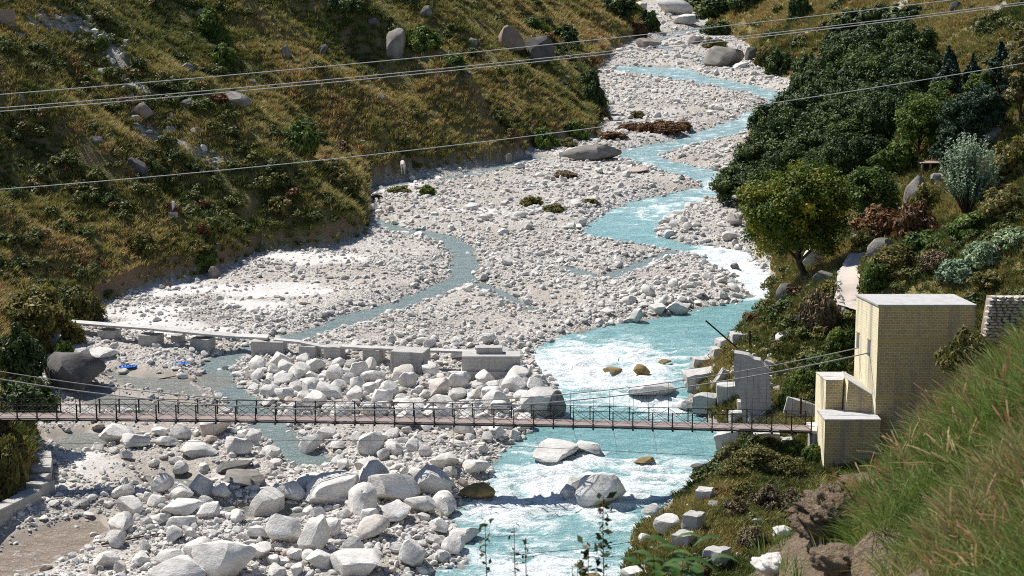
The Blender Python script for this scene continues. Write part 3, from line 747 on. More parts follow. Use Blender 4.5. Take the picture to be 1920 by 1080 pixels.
# ------------------------------------------------------------------ instanced scatter (stuff)
def source_coll(name, meshes):
    c = bpy.data.collections.new(name)
    for i, me in enumerate(meshes):
        c.objects.link(bpy.data.objects.new('%s_%02d' % (name, i), me))
    return c
def scatter(name, coll, P, S, R, idx, tone, label, cat):
    me = bpy.data.meshes.new(name)
    n = len(P)
    me.vertices.add(n); me.vertices.foreach_set('co', np.ascontiguousarray(P, np.float32).ravel())
    for nm, typ, arr, key in (('scl', 'FLOAT_VECTOR', S, 'vector'), ('rot', 'FLOAT_VECTOR', R, 'vector'), ('idx', 'INT', idx, 'value'), ('tone', 'FLOAT', tone, 'value')):
        a = me.attributes.new(nm, typ, 'POINT')
        a.data.foreach_set(key, np.ascontiguousarray(arr, np.int32 if typ == 'INT' else np.float32).ravel())
    o = link(name, me); o['kind'] = 'stuff'; o['label'] = label; o['category'] = cat
    g = bpy.data.node_groups.new(name, 'GeometryNodeTree')
    g.interface.new_socket('Geometry', in_out='INPUT', socket_type='NodeSocketGeometry')
    g.interface.new_socket('Geometry', in_out='OUTPUT', socket_type='NodeSocketGeometry')
    nd = g.nodes
    gi = nd.new('NodeGroupInput'); go = nd.new('NodeGroupOutput')
    ci = nd.new('GeometryNodeCollectionInfo'); ci.inputs['Collection'].default_value = coll
    ci.inputs['Separate Children'].default_value = True; ci.inputs['Reset Children'].default_value = True
    ip = nd.new('GeometryNodeInstanceOnPoints'); ip.inputs['Pick Instance'].default_value = True
    def na(nm, typ):
        x = nd.new('GeometryNodeInputNamedAttribute'); x.data_type = typ; x.inputs['Name'].default_value = nm; return x.outputs['Attribute']
    g.links.new(gi.outputs[0], ip.inputs['Points']); g.links.new(ci.outputs[0], ip.inputs['Instance'])
    g.links.new(na('idx', 'INT'), ip.inputs['Instance Index']); g.links.new(na('scl', 'FLOAT_VECTOR'), ip.inputs['Scale']); g.links.new(na('rot', 'FLOAT_VECTOR'), ip.inputs['Rotation'])
    g.links.new(ip.outputs[0], go.inputs[0])
    md = o.modifiers.new('scatter', 'NODES'); md.node_group = g
    return o
def in_view(P, mx=60, top=-40, bot=1130):
    px, py, s = project(P)
    return (px > -mx) & (px < 1920 + mx) & (py > top) & (py < bot), s

# -- boulders and cobbles of the river bed
def zone_w(X, Y, polys):
    w = (fbm(X * 0.3, Y * 0.3, 3, 88) - 0.5) * 4
    d = np.full(X.shape, 1e9)
    for P in polys: d = np.minimum(d, sdist(X, Y, P) + w)
    return d
BERM = [bedpts([(440, 700), (560, 690), (720, 705), (850, 715), (1000, 700), (1050, 740), (1030, 800), (930, 830), (700, 800), (520, 780)])]
LOWER = [bedpts([(170, 810), (560, 830), (930, 830), (920, 880), (860, 930), (880, 1010), (790, 1090), (120, 1090), (260, 990), (200, 930), (250, 860)])]
TIP = [bedpts([(990, 650), (1060, 600), (1160, 560), (1260, 530), (1340, 510), (1400, 545), (1380, 560), (1250, 588), (1140, 605), (1060, 625)]), bedpts([(560, 670), (750, 640), (1000, 650), (1040, 690), (850, 690)])]
def bed_boulders():
    n = 170000
    X = rng.uniform(-45, 62, n); Y = 88 * np.exp(rng.uniform(0, math.log(460 / 88), n))
    dB = zone_w(X, Y, BERM); dL = zone_w(X, Y, LOWER); dT = zone_w(X, Y, TIP)
    dl, dr = valley(X, Y); dw = water_d(X, Y)
    clump = fbm(X * 0.16, Y * 0.16, 3, 19)
    prob = np.where(Y > 185, 0.035, 0.012) + 0.03 * (clump > 0.56)
    prob = np.where(dT < 0, 0.30, prob); prob = np.where(dL < 0, np.clip(0.38 + 4.0 * (clump - 0.42), 0.16, 0.95), prob); prob = np.where(dB < 0, 0.95, prob)
    prob = np.where((dw > 0) & (dw < 1.6) & (Y < 200), np.maximum(prob, 0.22), prob)
    prob = prob * (Y / 110) ** 1.0
    prob *= 1 - 0.8 * sand_mask(X, Y)
    ok = (rng.random(n) < prob) & (np.maximum(dl, dr) < -0.4) & ((dw > 0.1) | ((Y > 150) & (rng.random(n) < 0.35)))
    X, Y, dB, dL, dT = X[ok], Y[ok], dB[ok], dL[ok], dT[ok]
    u = rng.random(len(X))
    smin = np.where(dB < 0, 0.36, np.where(dL < 0, 0.26, np.where(dT < 0, 0.36, 0.34)))
    smax = np.where(dB < 0, 1.9, np.where(dL < 0, 2.6, np.where(dT < 0, 1.3, np.where(Y > 185, 1.5, 1.0))))
    size = smin * (1 - u * (1 - (smin / smax) ** 1.65)) ** (-1 / 1.65)
    zone = np.where(dB < 0, 0, np.where(dL < 0, 1, np.where(dT < 0, 2, 3)))
    free = np.ones(len(X), bool)
    for a, b, q in occupied: free &= (X - a) ** 2 + (Y - b) ** 2 >= (q * 0.85 + size * 0.3) ** 2
    order = np.argsort(-size); order = order[free[order]]
    cell = {}
    out = []
    for i in order:
        x, y, r = X[i], Y[i], size[i] / 2
        c = (int(x // 2), int(y // 2)); bad = False
        for ax in (-1, 0, 1):
            for ay in (-1, 0, 1):
                for (a, b, q) in cell.get((c[0] + ax, c[1] + ay), ()):
                    if (x - a) ** 2 + (y - b) ** 2 < ((r + q) * 0.86) ** 2: bad = True; break
        if bad: continue
        cell.setdefault(c, []).append((x, y, r)); out.append((x, y, size[i], zone[i]))
    return np.array(out)
BB = bed_boulders()
zz = ground(BB[:, 0], BB[:, 1])
vis, ss = in_view(np.stack([BB[:, 0], BB[:, 1], zz], -1))
BB = BB[vis]; zz = zz[vis]; ss = ss[vis]
rank = np.argsort(-(BB[:, 2] * ss))
hand = len(occupied)
NB = max(300 - hand, 0)
LM = [(408, 1080, 'rust-streaked boulder'), (672, 1075, 'broad boulder at the bottom edge'), (738, 945, 'round grey boulder'), (622, 950, 'large white boulder'), (900, 935, 'wet ochre boulder'), (213, 830, 'white boulder pair'), (365, 858, 'long flat boulder'), (448, 912, 'dark shaded slab'),
      (888, 890, 'white angular boulder at the river edge'), (868, 1012, 'pale boulder at the water edge'), (578, 846, 'pale boulder by the side stream'), (1012, 780, 'huge grey boulder above the bridge'), (770, 700, 'tall square pier'), (925, 715, 'biggest pier'), (500, 662, 'long low pier'), (1270, 586, 'brilliant white boulder on the bar'), (240, 690, 'larger blue tarpaulin'), (535, 1024, 'rounded white boulder'), (1195, 600, 'upright white boulder on the bar')]
seen = {}
def rel_label(px, py, size, tone):
    q = sorted(LM, key=lambda m: (m[0] - px) ** 2 + 2.5 * (m[1] - py) ** 2)[0]
    dx, dy = px - q[0], py - q[1]
    d = ('right of' if dx > 0 else 'left of') if abs(dx) > 1.3 * abs(dy) else ('in front of' if dy > 0 else 'behind')
    sz = 'large' if size > 1.25 else 'medium-sized' if size > 0.8 else 'small'
    tn = 'brown' if tone > 0.9 else 'white' if tone > 0.47 else 'pale grey' if tone > 0.4 else 'grey'
    k = '%s %s boulder %s the %s' % (sz, tn, d, q[2]); c = seen[k] = seen.get(k, 0) + 1
    od = ['nearest', 'second nearest', 'third nearest', 'fourth nearest', 'fifth nearest', 'sixth nearest', 'seventh nearest', 'eighth nearest', 'ninth nearest', 'tenth nearest', 'eleventh nearest', 'twelfth nearest']
    return od[c - 1] + ' ' + k if c <= 12 else 'one more ' + k
ZL = ['pale granite boulder packed in the boulder berm between footbridge and concrete piers', 'pale granite boulder strewn on the river bed below the footbridge', 'white boulder on the bouldery edge of the central gravel bar', 'pale boulder lying alone on the open gravel river bed']
ZG = ['boulders of the berm', 'boulders below the bridge', 'boulders on the bar edge', 'boulders on the open gravel']
ZN = ['boulder'] * 4
_px, _py, _ = project(np.stack([BB[:, 0], BB[:, 1], zz], -1))
def _lmd(i): return min((m[0] - _px[i]) ** 2 + 2.5 * (m[1] - _py[i]) ** 2 for m in LM)
for i in sorted(rank[:NB], key=_lmd):
    x, y, sz, zn = BB[i]
    o = bpy.data.objects.new('boulder', ROCKS[random.randrange(14)])
    COL.objects.link(o)
    o.material_slots[0].link = 'OBJECT'; o.material_slots[0].material = M['boulder']
    t = random.choice((0.5, 0.5, 0.5, 0.5, 0.5, 0.5, 0.45, 0.38, 0.42)) if random.random() > 0.04 else 0.925
    o.color = (t, t, t, 1)
    hz = sz / 2 * random.uniform(0.6, 0.95)
    o.scale = (sz / 2 * random.uniform(0.9, 1.2), sz / 2 * random.uniform(0.75, 1.0), hz)
    o.location = (x, y, zz[i] + hz * 0.55)
    o.rotation_euler = (random.uniform(-0.3, 0.3), random.uniform(-0.3, 0.3), random.uniform(0, 6.28))
    tag(o, rel_label(_px[i], _py[i], sz, t), 'boulder', ZG[int(zn)])
COB = source_coll('cobble', [rock_mesh('cobble', 300 + i, 2, 6 + i % 4) for i in range(10)])
for o in COB.objects: o.data.materials.append(M['cobble'])
rest = rank[NB:]
def cobbles():
    n = 420000
    X = rng.uniform(-45, 60, n); Y = 88 * np.exp(rng.uniform(0, math.log(470 / 88), n))
    z = zb(Y)
    v, s = in_view(np.stack([X, Y, z], -1))
    size = 0.10 * (1 - rng.random(n) * (1 - (0.10 / 0.7) ** 1.75)) ** (-1 / 1.75)
    keep = v & (size * s > 2.6)
    X, Y, size = X[keep], Y[keep], size[keep]
    dl, dr = valley(X, Y); dw = water_d(X, Y); dp = pond_d(X, Y)
    sm = sand_mask(X, Y)
    patch = fbm(X * 0.10, Y * 0.25, 4, 29)
    prob = np.clip(0.25 + 2.6 * (patch - 0.36), 0.12, 1) * (1 - 0.93 * sm)
    prob = np.where((dw > -0.2) & (dw < 1.2), np.maximum(prob, 0.8 * (1 - sm)), prob)
    prob = np.where(dw < -0.1, 0.10 * (sdist(X, Y, RIVER) > 0.3) + 0.05 * (Y > 150), prob)
    prob = np.where(dp < 0, 0.06, prob)
    ok = (rng.random(len(X)) < prob) & (np.maximum(dl, dr) < 0.2)
    return X[ok], Y[ok], size[ok]
cX, cY, cS = cobbles()
lim = 95000
if len(cX) > lim:
    k = rng.permutation(len(cX))[:lim]; cX, cY, cS = cX[k], cY[k], cS[k]
cX = np.concatenate([cX, BB[rest, 0]]); cY = np.concatenate([cY, BB[rest, 1]]); cS = np.concatenate([cS, BB[rest, 2]])
_rub = []
for (a0, a1, b0, b1, k) in ((1290, 1450, 640, 800, 260), (1350, 1470, 800, 850, 60), (1200, 1300, 940, 1040, 60), (1300, 1420, 940, 1075, 60)):
    q4 = [hit(*p) for p in ((a0, b0), (a1, b0), (a0, b1), (a1, b1))]
    for _ in range(k):
        u_ = random.random(); P = q4[0].lerp(q4[1], u_).lerp(q4[2].lerp(q4[3], u_), random.random()); _rub.append((P.x, P.y, random.uniform(0.12, 0.5) ** 1.0))
_rub = np.array(_rub); cX = np.concatenate([cX, _rub[:, 0]]); cY = np.concatenate([cY, _rub[:, 1]]); cS = np.concatenate([cS, _rub[:, 2]])
n = len(cX); print('cobbles', n, 'boulders', len(BB), 'hand', hand)
S = np.stack([cS / 2 * rng.uniform(0.85, 1.3, n), cS / 2 * rng.uniform(0.7, 1.0, n), cS / 2 * rng.uniform(0.45, 0.8, n)], -1)
cz = ground(cX, cY) + S[:, 2] * 0.45
R = np.stack([rng.normal(0, 0.25, n), rng.normal(0, 0.25, n), rng.uniform(0, 6.28, n)], -1)
tone = np.where(rng.random(n) < 0.05, rng.uniform(0.91, 1, n), np.where(rng.random(n) < 0.36, rng.uniform(0.12, 0.42, n), 0.5))
scatter('river_cobbles', COB, np.stack([cX, cY, cz], -1), S, R, rng.integers(0, 10, n), tone, 'countless pale cobbles and small boulders covering the braided river bed', 'cobbles')

# -- stones on the hillsides
def hill_stones():
    n = 9000
    X = rng.uniform(-110, 130, n); Y = 100 * np.exp(rng.uniform(0, math.log(5), n))
    dl, dr = valley(X, Y)
    p = fbm(X * 0.09, Y * 0.09, 3, 67)
    d = np.maximum(dl, dr)
    ok = (d > 0.6) & (rng.random(n) < np.where(p > 0.57, 0.55, 0.05)) & ((dl > 0) | (Y > 140))
    X, Y = X[ok], Y[ok]
    # scree trails seen on the left slope
    for (a, b, k, w) in (((60, 20), (180, 60), 90, 28), ((180, 60), (250, 170), 120, 14), ((260, 240), (330, 250), 45, 14), ((1560, 45), (1690, 10), 60, 8), ((20, 560), (110, 560), 60, 10), ((350, 250), (400, 300), 30, 10), ((1410, 700), (1460, 740), 40, 12), ((1350, 620), (1400, 640), 40, 10)):
        Pa, Pb = hit(*a), hit(*b); wm = w / scale_at(Pa)
        for _ in range(k):
            P = Pa.lerp(Pb, random.random()) + Vector((random.gauss(0, wm), random.gauss(0, wm), 0))
            X = np.append(X, P.x); Y = np.append(Y, P.y)
    z = ground(X, Y)
    v, s = in_view(np.stack([X, Y, z], -1)); X, Y, z = X[v], Y[v], z[v]
    n = len(X)
    size = 0.25 * (1 - rng.random(n) * (1 - (0.25 / 1.1) ** 2)) ** (-0.5)
    S = np.stack([size / 2 * rng.uniform(0.9, 1.3, n), size / 2, size / 2 * rng.uniform(0.6, 0.9, n)], -1)
    scatter('hillside_stones', HST, np.stack([X, Y, z + S[:, 2] * 0.4], -1), S, np.stack([rng.normal(0, .3, n), rng.normal(0, .3, n), rng.uniform(0, 6.28, n)], -1), rng.integers(0, 6, n), rng.uniform(0.25, 0.6, n), 'scattered grey stones and scree among the hillside grass', 'stones')
HST = source_coll('hillstone', [rock_mesh('hillstone', 400 + i, 2, 8) for i in range(6)])
for o in HST.objects: o.data.materials.append(M['hill_stone'])
hill_stones()

# ------------------------------------------------------------------ foliage
def set_float(me, name, arr, domain='FACE'):
    a = me.attributes.new(name, 'FLOAT', domain); a.data.foreach_set('value', np.ascontiguousarray(arr, np.float32))
def blades(name, n, h, spread, lean, width, seed, seg=1, attr='leaf'):
    r = np.random.default_rng(seed)
    V = []; F = []; T = []
    for i in range(n):
        a = r.uniform(0, 6.28); q = spread * math.sqrt(r.random())
        base = np.array([q * math.cos(a), q * math.sin(a), -0.06])
        b = r.uniform(0, 6.28); hh = h * r.uniform(0.55, 1.15)
        out = np.array([math.cos(a + r.normal(0, .6)), math.sin(a + r.normal(0, .6)), 0]) * lean * hh * r.uniform(0.3, 1.2)
        side = np.array([math.cos(b), math.sin(b), 0]) * width * r.uniform(0.7, 1.3) / 2
        k = len(V)
        for j in range(seg + 1):
            t = j / (seg + 1)
            c = base + out * t ** 1.8 + np.array([0, 0, hh * (t - 0.22 * lean * t * t)])
            V += [c - side * (1 - t * 0.6), c + side * (1 - t * 0.6)]
        V.append(base + out + np.array([0, 0, hh * (1 - 0.22 * lean)]))
        for j in range(seg):
            F += [(k + 2 * j, k + 2 * j + 1, k + 2 * j + 3), (k + 2 * j, k + 2 * j + 3, k + 2 * j + 2)]; 
        F.append((k + 2 * seg, k + 2 * seg + 1, k + 2 * seg + 2))
        T += [r.random()] * (2 * seg + 1)
    me = np_mesh(name, np.array(V), np.array(F))
    set_float(me, attr, T)
    return me
def leaves(name, C, Nrm, size, seed, aspect=1.7, attr='tone', tone=None, jitter=0.8):
    """ C centres (n,3); Nrm preferred normals; one diamond leaf of two triangles each """
    r = np.random.default_rng(seed); n = len(C)
    N = Nrm + jitter * r.normal(size=(n, 3)); N /= np.linalg.norm(N, axis=1)[:, None] + 1e-9
    A = np.cross(N, r.normal(size=(n, 3))); A /= np.linalg.norm(A, axis=1)[:, None] + 1e-9
    Bv = np.cross(N, A)
    s = size * r.uniform(0.6, 1.3, n)[:, None]
    P = np.stack([C - A * s * aspect / 2, C + Bv * s / 2, C + A * s * aspect / 2, C - Bv * s / 2], 1).reshape(-1, 3)
    F = np.arange(4 * n).reshape(n, 4)
    me = np_mesh(name, P, F)
    set_float(me, attr, r.random(n) if tone is None else np.clip(tone + r.normal(0, 0.16, n), 0, 1))
    return me
def crown_points(seed, nclump, per, rx, ry, rz, clump_r, shell=0.55, bottom=-0.6):
    r = np.random.default_rng(seed)
    C = []; N = []; T = []
    k = 0
    while k < nclump:
        d = r.normal(size=3); d /= np.linalg.norm(d)
        if d[2] < bottom: continue
        rad = 1 - (1 - shell) * r.random() ** 1.5
        rad *= 0.85 + 0.35 * float(fbm(np.array([d[0] * 2.2 + seed]), np.array([d[1] * 2.2 + d[2] * 3]), 2, seed)[0])
        c = d * rad * np.array([rx, ry, rz])
        m = int(per * r.uniform(0.6, 1.4))
        q = r.normal(size=(m, 3)); q /= np.linalg.norm(q, axis=1)[:, None]; q *= (r.random(m) ** 0.45)[:, None]
        cr = clump_r * r.uniform(0.6, 1.35)
        C.append(c + q * cr * np.array([1, 1, 0.75])); N.append(q * 0.9 + d * 0.5 + np.array([0, 0, 0.45])); T.append(np.full(m, np.clip(0.45 + r.normal(0, 0.2), 0, 1)))
        k += 1
    return np.concatenate(C), np.concatenate(N), np.concatenate(T)
def bush_mesh(name, seed, leaf=0.13, nclump=60, per=55, clump_r=0.3, flat=0.8, mat='olive', jitter=0.7, aspect=1.7):
    C, N, T = crown_points(seed, nclump, per, 1, 1, flat, clump_r, 0.45, -0.35)
    C[:, 2] += flat * 0.3
    C[:, 2] = np.maximum(C[:, 2], -0.1)
    me = leaves(name, C, N, leaf, seed, aspect, 'tone', T, jitter)
    me.materials.append(M[mat]); return me
_bm = {}
def bush(px, py, w, h, label, mat='olive', name='bush', cat='bush', leaf=0.12, group=None, P=None, per=55):
    """ bottom centre and size in photo pixels """
    P = hit(px, py) if P is None else P
    s = scale_at(P); W = w / s; Hh = h / s
    v = random.randrange(3); key = (mat, v, leaf, per)
    if key not in _bm: _bm[key] = bush_mesh('bush', 500 + 17 * v + len(_bm), leaf * 0.72, 75, per * 1.7, 0.30, 0.8, mat, aspect=2.4)
    o = link(name, _bm[key])
    o.scale = (W / 2, W / 2 * 0.9, Hh * 0.82); o.location = (P.x, P.y + W * 0.3, P.z); o.rotation_euler = (0, 0, random.uniform(0, 6.28))
    g = float(ground(np.array([P.x]), np.array([P.y + W * 0.3]))[0]); o.location.z = (min(P.z + 0.1, g) if 'right corner of the tower' not in label else P.z) - 0.02 * Hh
    return tag(o, label, cat, group)
def tree(px, py, w, h, label, mat, trunk_frac=0.2, leaf=0.16, nclump=130, per=95, seed=1, name='tree', shape='round', P=None, lean=0.0, group=None, clump=0.2, trunk_r=0.024, shell=0.5, bottom=-0.75):
    P = hit(px, py) if P is None else P
    s = scale_at(P); W = w / s; Hh = h / s
    root = empty(name, P, label, 'tree', group)
    z0 = Hh * trunk_frac; ch = Hh - z0
    C, N, T = crown_points(seed, nclump, per, W / 2 * 0.92, W / 2 * 0.85, ch / 2, clump * W * 0.5, shell, bottom)
    if shape == 'cone':
        t = np.clip((C[:, 2] + ch / 2) / ch, 0, 1); k = 1.25 * (1 - t) + 0.18
        C[:, 0] *= k; C[:, 1] *= k
    C[:, 2] += z0 + ch / 2; C[:, 0] += lean * W
    me = leaves('crown', C, N, leaf, seed, 1.6, 'tone', T, 0.75); link('crown', me, M[mat], root)
    r = np.random.default_rng(seed); mb = MB(); tr = trunk_r * Hh
    top = Vector((lean * W, 0, z0 + ch * 0.55))
    mb.tube([(0, 0, -0.3), (0.02 * W, 0, z0 * 0.5), (lean * W * 0.4, 0.02 * W, z0 * 1.05), top * 0.8 + Vector((0, 0, 0.2 * z0)), top], [tr * 1.25, tr, tr * 0.8, tr * 0.5, tr * 0.25], 8)
    for k in range(9):
        a = k * 2.4 + r.uniform(-.3, .3); b = Vector((lean * W * 0.5, 0, z0 * 0.95 + ch * 0.035 * k)); e = b + Vector((math.cos(a) * W * 0.34, math.sin(a) * W * 0.32, ch * r.uniform(0.18, 0.4)))
        mb.tube([b, b.lerp(e, 0.5) + Vector((0, 0, ch * 0.05)), e], [tr * 0.5, tr * 0.32, tr * 0.12], 5)
    link('trunk', mb.mesh('trunk', True), M['bark'], root)
    return root

# -- grass and scrub of the hillsides
def hill_cover():
    tufts = [blades('tuft', 26, 1.0, 0.42, 0.75, 0.13, 700 + i) for i in range(5)]
    for m in tufts: m.materials.append(M['grass_inst'])
    shr = []
    for i in range(5):
        C, N, T = crown_points(720 + i, 22, 40, 1, 1, 0.75, 0.42, 0.3, -0.1); C[:, 2] += 0.2
        me = leaves('scrub', C, N, 0.17, 720 + i, 2.0, 'leaf', None, 0.7); me.materials.append(M['shrub_inst']); shr.append(me)
    G = source_coll('tuft', tufts); Sh = source_coll('scrub', shr)
    n = 400000
    Y = 84 * np.exp(rng.uniform(0, math.log(640 / 84), n)); X = rng.uniform(-1, 1, n) * (0.285 * Y + 9)
    ins = inside(X, Y, FLOOR); X, Y = X[~ins], Y[~ins]
    z, dw, dp, dl, dr = ground(X, Y, True)
    d = np.maximum(dl, dr)
    v, s = in_view(np.stack([X, Y, z], -1))
    ok = (d > 0.15) & v
    X, Y, z, d, dl, dr = X[ok], Y[ok], z[ok], d[ok], dl[ok], dr[ok]
    # bare ground: cut bank at the foot, worn patches
    bare = fbm(X * 0.23, Y * 0.23, 4, 101)
    ok = (rng.random(len(X)) < np.where(bare > 0.63, 0.4, 1.0)) & (rng.random(len(X)) < np.where(d < 0.7, 0.6, 1))
    ok &= ~path_mask(X, Y) & (rng.random(len(X)) > 0.85 * slip_mask(X, Y))
    X, Y, z, dl, dr = X[ok], Y[ok], z[ok], dl[ok], dr[ok]
    n = len(X)
    far = (Y / 150) ** 0.55
    green = fbm(X * 0.10, Y * 0.10, 4, 103); gold = fbm(X * 0.05 + 3, Y * 0.05, 3, 107)
    tone = 0.40 + 1.5 * (gold - 0.5) - 1.5 * np.maximum(green - 0.54, 0) * 2 + rng.normal(0, 0.16, n)
    tone = tone + 1.1 * (fbm(X * 0.33, Y * 0.33, 3, 113) - 0.5)
    tone = np.where(dr > 0, tone + np.where(Y > 190, 0.30, -0.10), tone)
    tone = np.where((dl > 0) & (dl < 14) & (Y > 170), tone + 0.12, tone)
    tone = np.clip(tone, 0, 0.94)
    tone = np.where(rng.random(n) < 0.02 + 0.10 * (fbm(X * .15, Y * .15, 2, 109) > 0.66), 1.0, tone)
    isS = rng.random(n) < np.clip(0.05 + 2.2 * (green - 0.5), 0.02, 0.55) * np.where((dr > 0) & (Y > 190), 0.4, 1.0)
    g = ~isS
    h = 0.52 * far * rng.uniform(0.6, 1.35, n)
    m = g.sum()
    lean = rng.uniform(0, 6.28, m)
    scatter('hillside_grass', G, np.stack([X[g], Y[g], z[g]], -1), np.stack([h[g] * 1.15, h[g] * 1.15, h[g] * 0.95], -1), np.stack([rng.normal(0, .15, m), rng.normal(0, .15, m), lean], -1), rng.integers(0, 5, m), tone[g], 'dry golden and olive grass tufts covering both hillsides', 'grass')
    b = np.where(isS)[0]; b = b[rng.random(len(b)) < 0.12]
    m = len(b); h = 0.62 * far[b] * rng.uniform(0.45, 1.5, m)
    stn = np.clip(rng.normal(0.32, 0.2, m), 0, 0.75); stn = np.where(rng.random(m) < 0.05, rng.uniform(0.8, 1, m), stn)
    scatter('hillside_scrub', Sh, np.stack([X[b], Y[b], z[b]], -1), np.stack([h, h, h * rng.uniform(0.7, 1.1, m)], -1), np.stack([rng.normal(0, .1, m), rng.normal(0, .1, m), rng.uniform(0, 6.28, m)], -1), rng.integers(0, 5, m), stn, 'low dark green and russet scrub spread over the hillsides', 'scrub')
    print('grass', g.sum(), 'scrub', m)
PATHPX = [(1620, 585), (1588, 575), (1590, 540), (1592, 515), (1600, 495), (1612, 480)]
PATH2 = [(1545, 795), (1540, 830), (1520, 850), (1508, 865)]
_pp = [np.array([tuple(hit(*p))[:2] for p in L]) for L in (PATHPX, PATH2)]
def path_mask(X, Y):
    return (seg_dist(X, Y, _pp[0]) < 0.9) | (seg_dist(X, Y, _pp[1]) < 0.6)
hill_cover()

# ------------------------------------------------------------------ suspension footbridge
YN, YF = 108.8, 110.2              # near and far truss planes
YCN, YCF = 108.6, 110.4            # near and far main cables
SKEW = -0.13
_cx = [-400, 0, 400, 633, 973, 1273, 1531, 1600]; _cy = [783, 784, 785.5, 789, 796, 801, 808, 809.5]
_cp = [at_Y(x, y, YN) for x, y in zip(_cx, _cy)]
_pf = np.polyfit([p.x for p in _cp], [p.z for p in _cp], 2)
def zdeck(x): return float(np.polyval(_pf, x))
xr = at_Y(1521, 807, YN).x
PAN = 37.2 / scale_at(Vector((0, YN, 4)))
NPAN = 48
XS = [xr - i * PAN for i in range(NPAN + 1)]
def cable_z(x, Y):
    p = at_Y(960, 700, YCN); s = scale_at(Vector((0, YCN, 5)))
    px = 960 + x * s
    y = 769 - 1.228e-4 * (px - 690) ** 2
    return at_Y(px, y, YCN).z
br = empty('suspension_footbridge', (XS[NPAN // 2], 109.5, zdeck(XS[NPAN // 2])), 'narrow steel suspension footbridge with reddish deck crossing the whole river', 'bridge')
O = Vector(br.location)
def part(name, me, mat, root, off, loc=(0, 0, 0)):
    o = link(name, me, mat, root); o.location = Vector(loc) - off if off is not None else loc; return o
RH = 0.86
post_me = MB().box(-0.032, 0.032, -0.03, 0.03, -0.16, RH).mesh('post'); post_me.materials.append(M['steel'])
beam_me = MB().box(-0.05, 0.05, -0.98, 0.98, -0.22, -0.075).mesh('cross_beam'); beam_me.materials.append(M['steel'])
for i in range(NPAN):
    x1, x0 = XS[i], XS[i + 1]; z1, z0 = zdeck(x1), zdeck(x0)
    mb = MB(); g = 0.012
    mb.hexa([(x0 + g, YN + 0.05, z0 - 0.05), (x1 - g, YN + 0.05, z1 - 0.05), (x1 - g, YF - 0.05, z1 - 0.05), (x0 + g, YF - 0.05, z0 - 0.05),
             (x0 + g, YN + 0.05, z0), (x1 - g, YN + 0.05, z1), (x1 - g, YF - 0.05, z1), (x0 + g, YF - 0.05, z0)])
    part('deck_panel', mb.mesh('deck_panel'), M['deck'], br, O)
    for y, dx in ((YN, 0), (YF, SKEW)):
        for q, (a, b) in enumerate((((x0, z0 + 0.02), (x1, z1 + RH - 0.04)), ((x0, z0 + RH - 0.04), (x1, z1 + 0.02)))):
            yy = y + (0.012 if q else -0.012)
            part('brace', MB().tube([(a[0] + dx, yy, a[1]), (b[0] + dx, yy, b[1])], 0.013, 4).mesh('brace'), M['steel'], br, O)
for i, x in enumerate(XS):
    z = zdeck(x)
    for y, dx in ((YN, 0), (YF, SKEW)):
        part('post', post_me, None, br, O, (x + dx, y, z))
    part('cross_beam', beam_me, None, br, O, (x, 109.5, z))
    for y, dx in ((YCN, 0), (YCF, SKEW)):
        cz_ = cable_z(x, y)
        if cz_ > z + 0.3: part('hanger', MB().tube([(x + dx, y, z - 0.12), (x + dx, y, cz_)], 0.011, 4).mesh('hanger'), M['dark_cable'], br, O)
for y, dx in ((YN, 0), (YF, SKEW)):
    part('bottom_chord', MB().tube([(x + dx, y - 0.05, zdeck(x) - 0.1) for x in XS], 0.062, 4).mesh('bottom_chord'), M['steel'], br, O)
    part('top_rail', MB().tube([(x + dx, y, zdeck(x) + RH) for x in XS], 0.022, 5).mesh('top_rail'), M['steel'], br, O)
    part('middle_rail', MB().tube([(x + dx, y - 0.03, zdeck(x) + 0.45) for x in XS], 0.010, 4).mesh('middle_rail'), M['dark_cable'], br, O)
for y, dx, rr in ((YCN, 0, 0.036), (YCF, SKEW, 0.028)):
    xe = at_Y(1632, 660, YCN).x if y == YCN else at_Y(1611, 648, YCF).x
    xs = np.linspace(XS[-1] - 3, xe + 0.3, 60)
    part('main_cable', MB().tube([(x, y, cable_z(x, y)) for x in xs], rr, 8).mesh('main_cable', True), M['cable'], br, O)
wc = [(-60, 835), (0, 833), (200, 831), (396, 827), (633, 826), (783, 827), (967, 837), (1133, 845), (1273, 852), (1400, 859), (1480, 862)]
wp = [at_Y(x, y, 106.9) for x, y in wc]
part('wind_cable', MB().tube(wp, 0.014, 5).mesh('wind_cable'), M['dark_cable'], br, O)
for tx, bx in ((1075, 1085), (1150, 1157), (1225, 1232), (1303, 1322), (1000, 1010), (850, 850), (549, 549), (700, 702), (400, 400)):
    y = np.interp(bx, [p[0] for p in wc], [p[1] for p in wc]); a = at_Y(tx, np.interp(tx, _cx, _cy) + 5, YN)
    part('wind_tie', MB().tube([a, at_Y(bx, y, 106.9)], 0.012, 4).mesh('wind_tie'), M['dark_cable'], br, O)

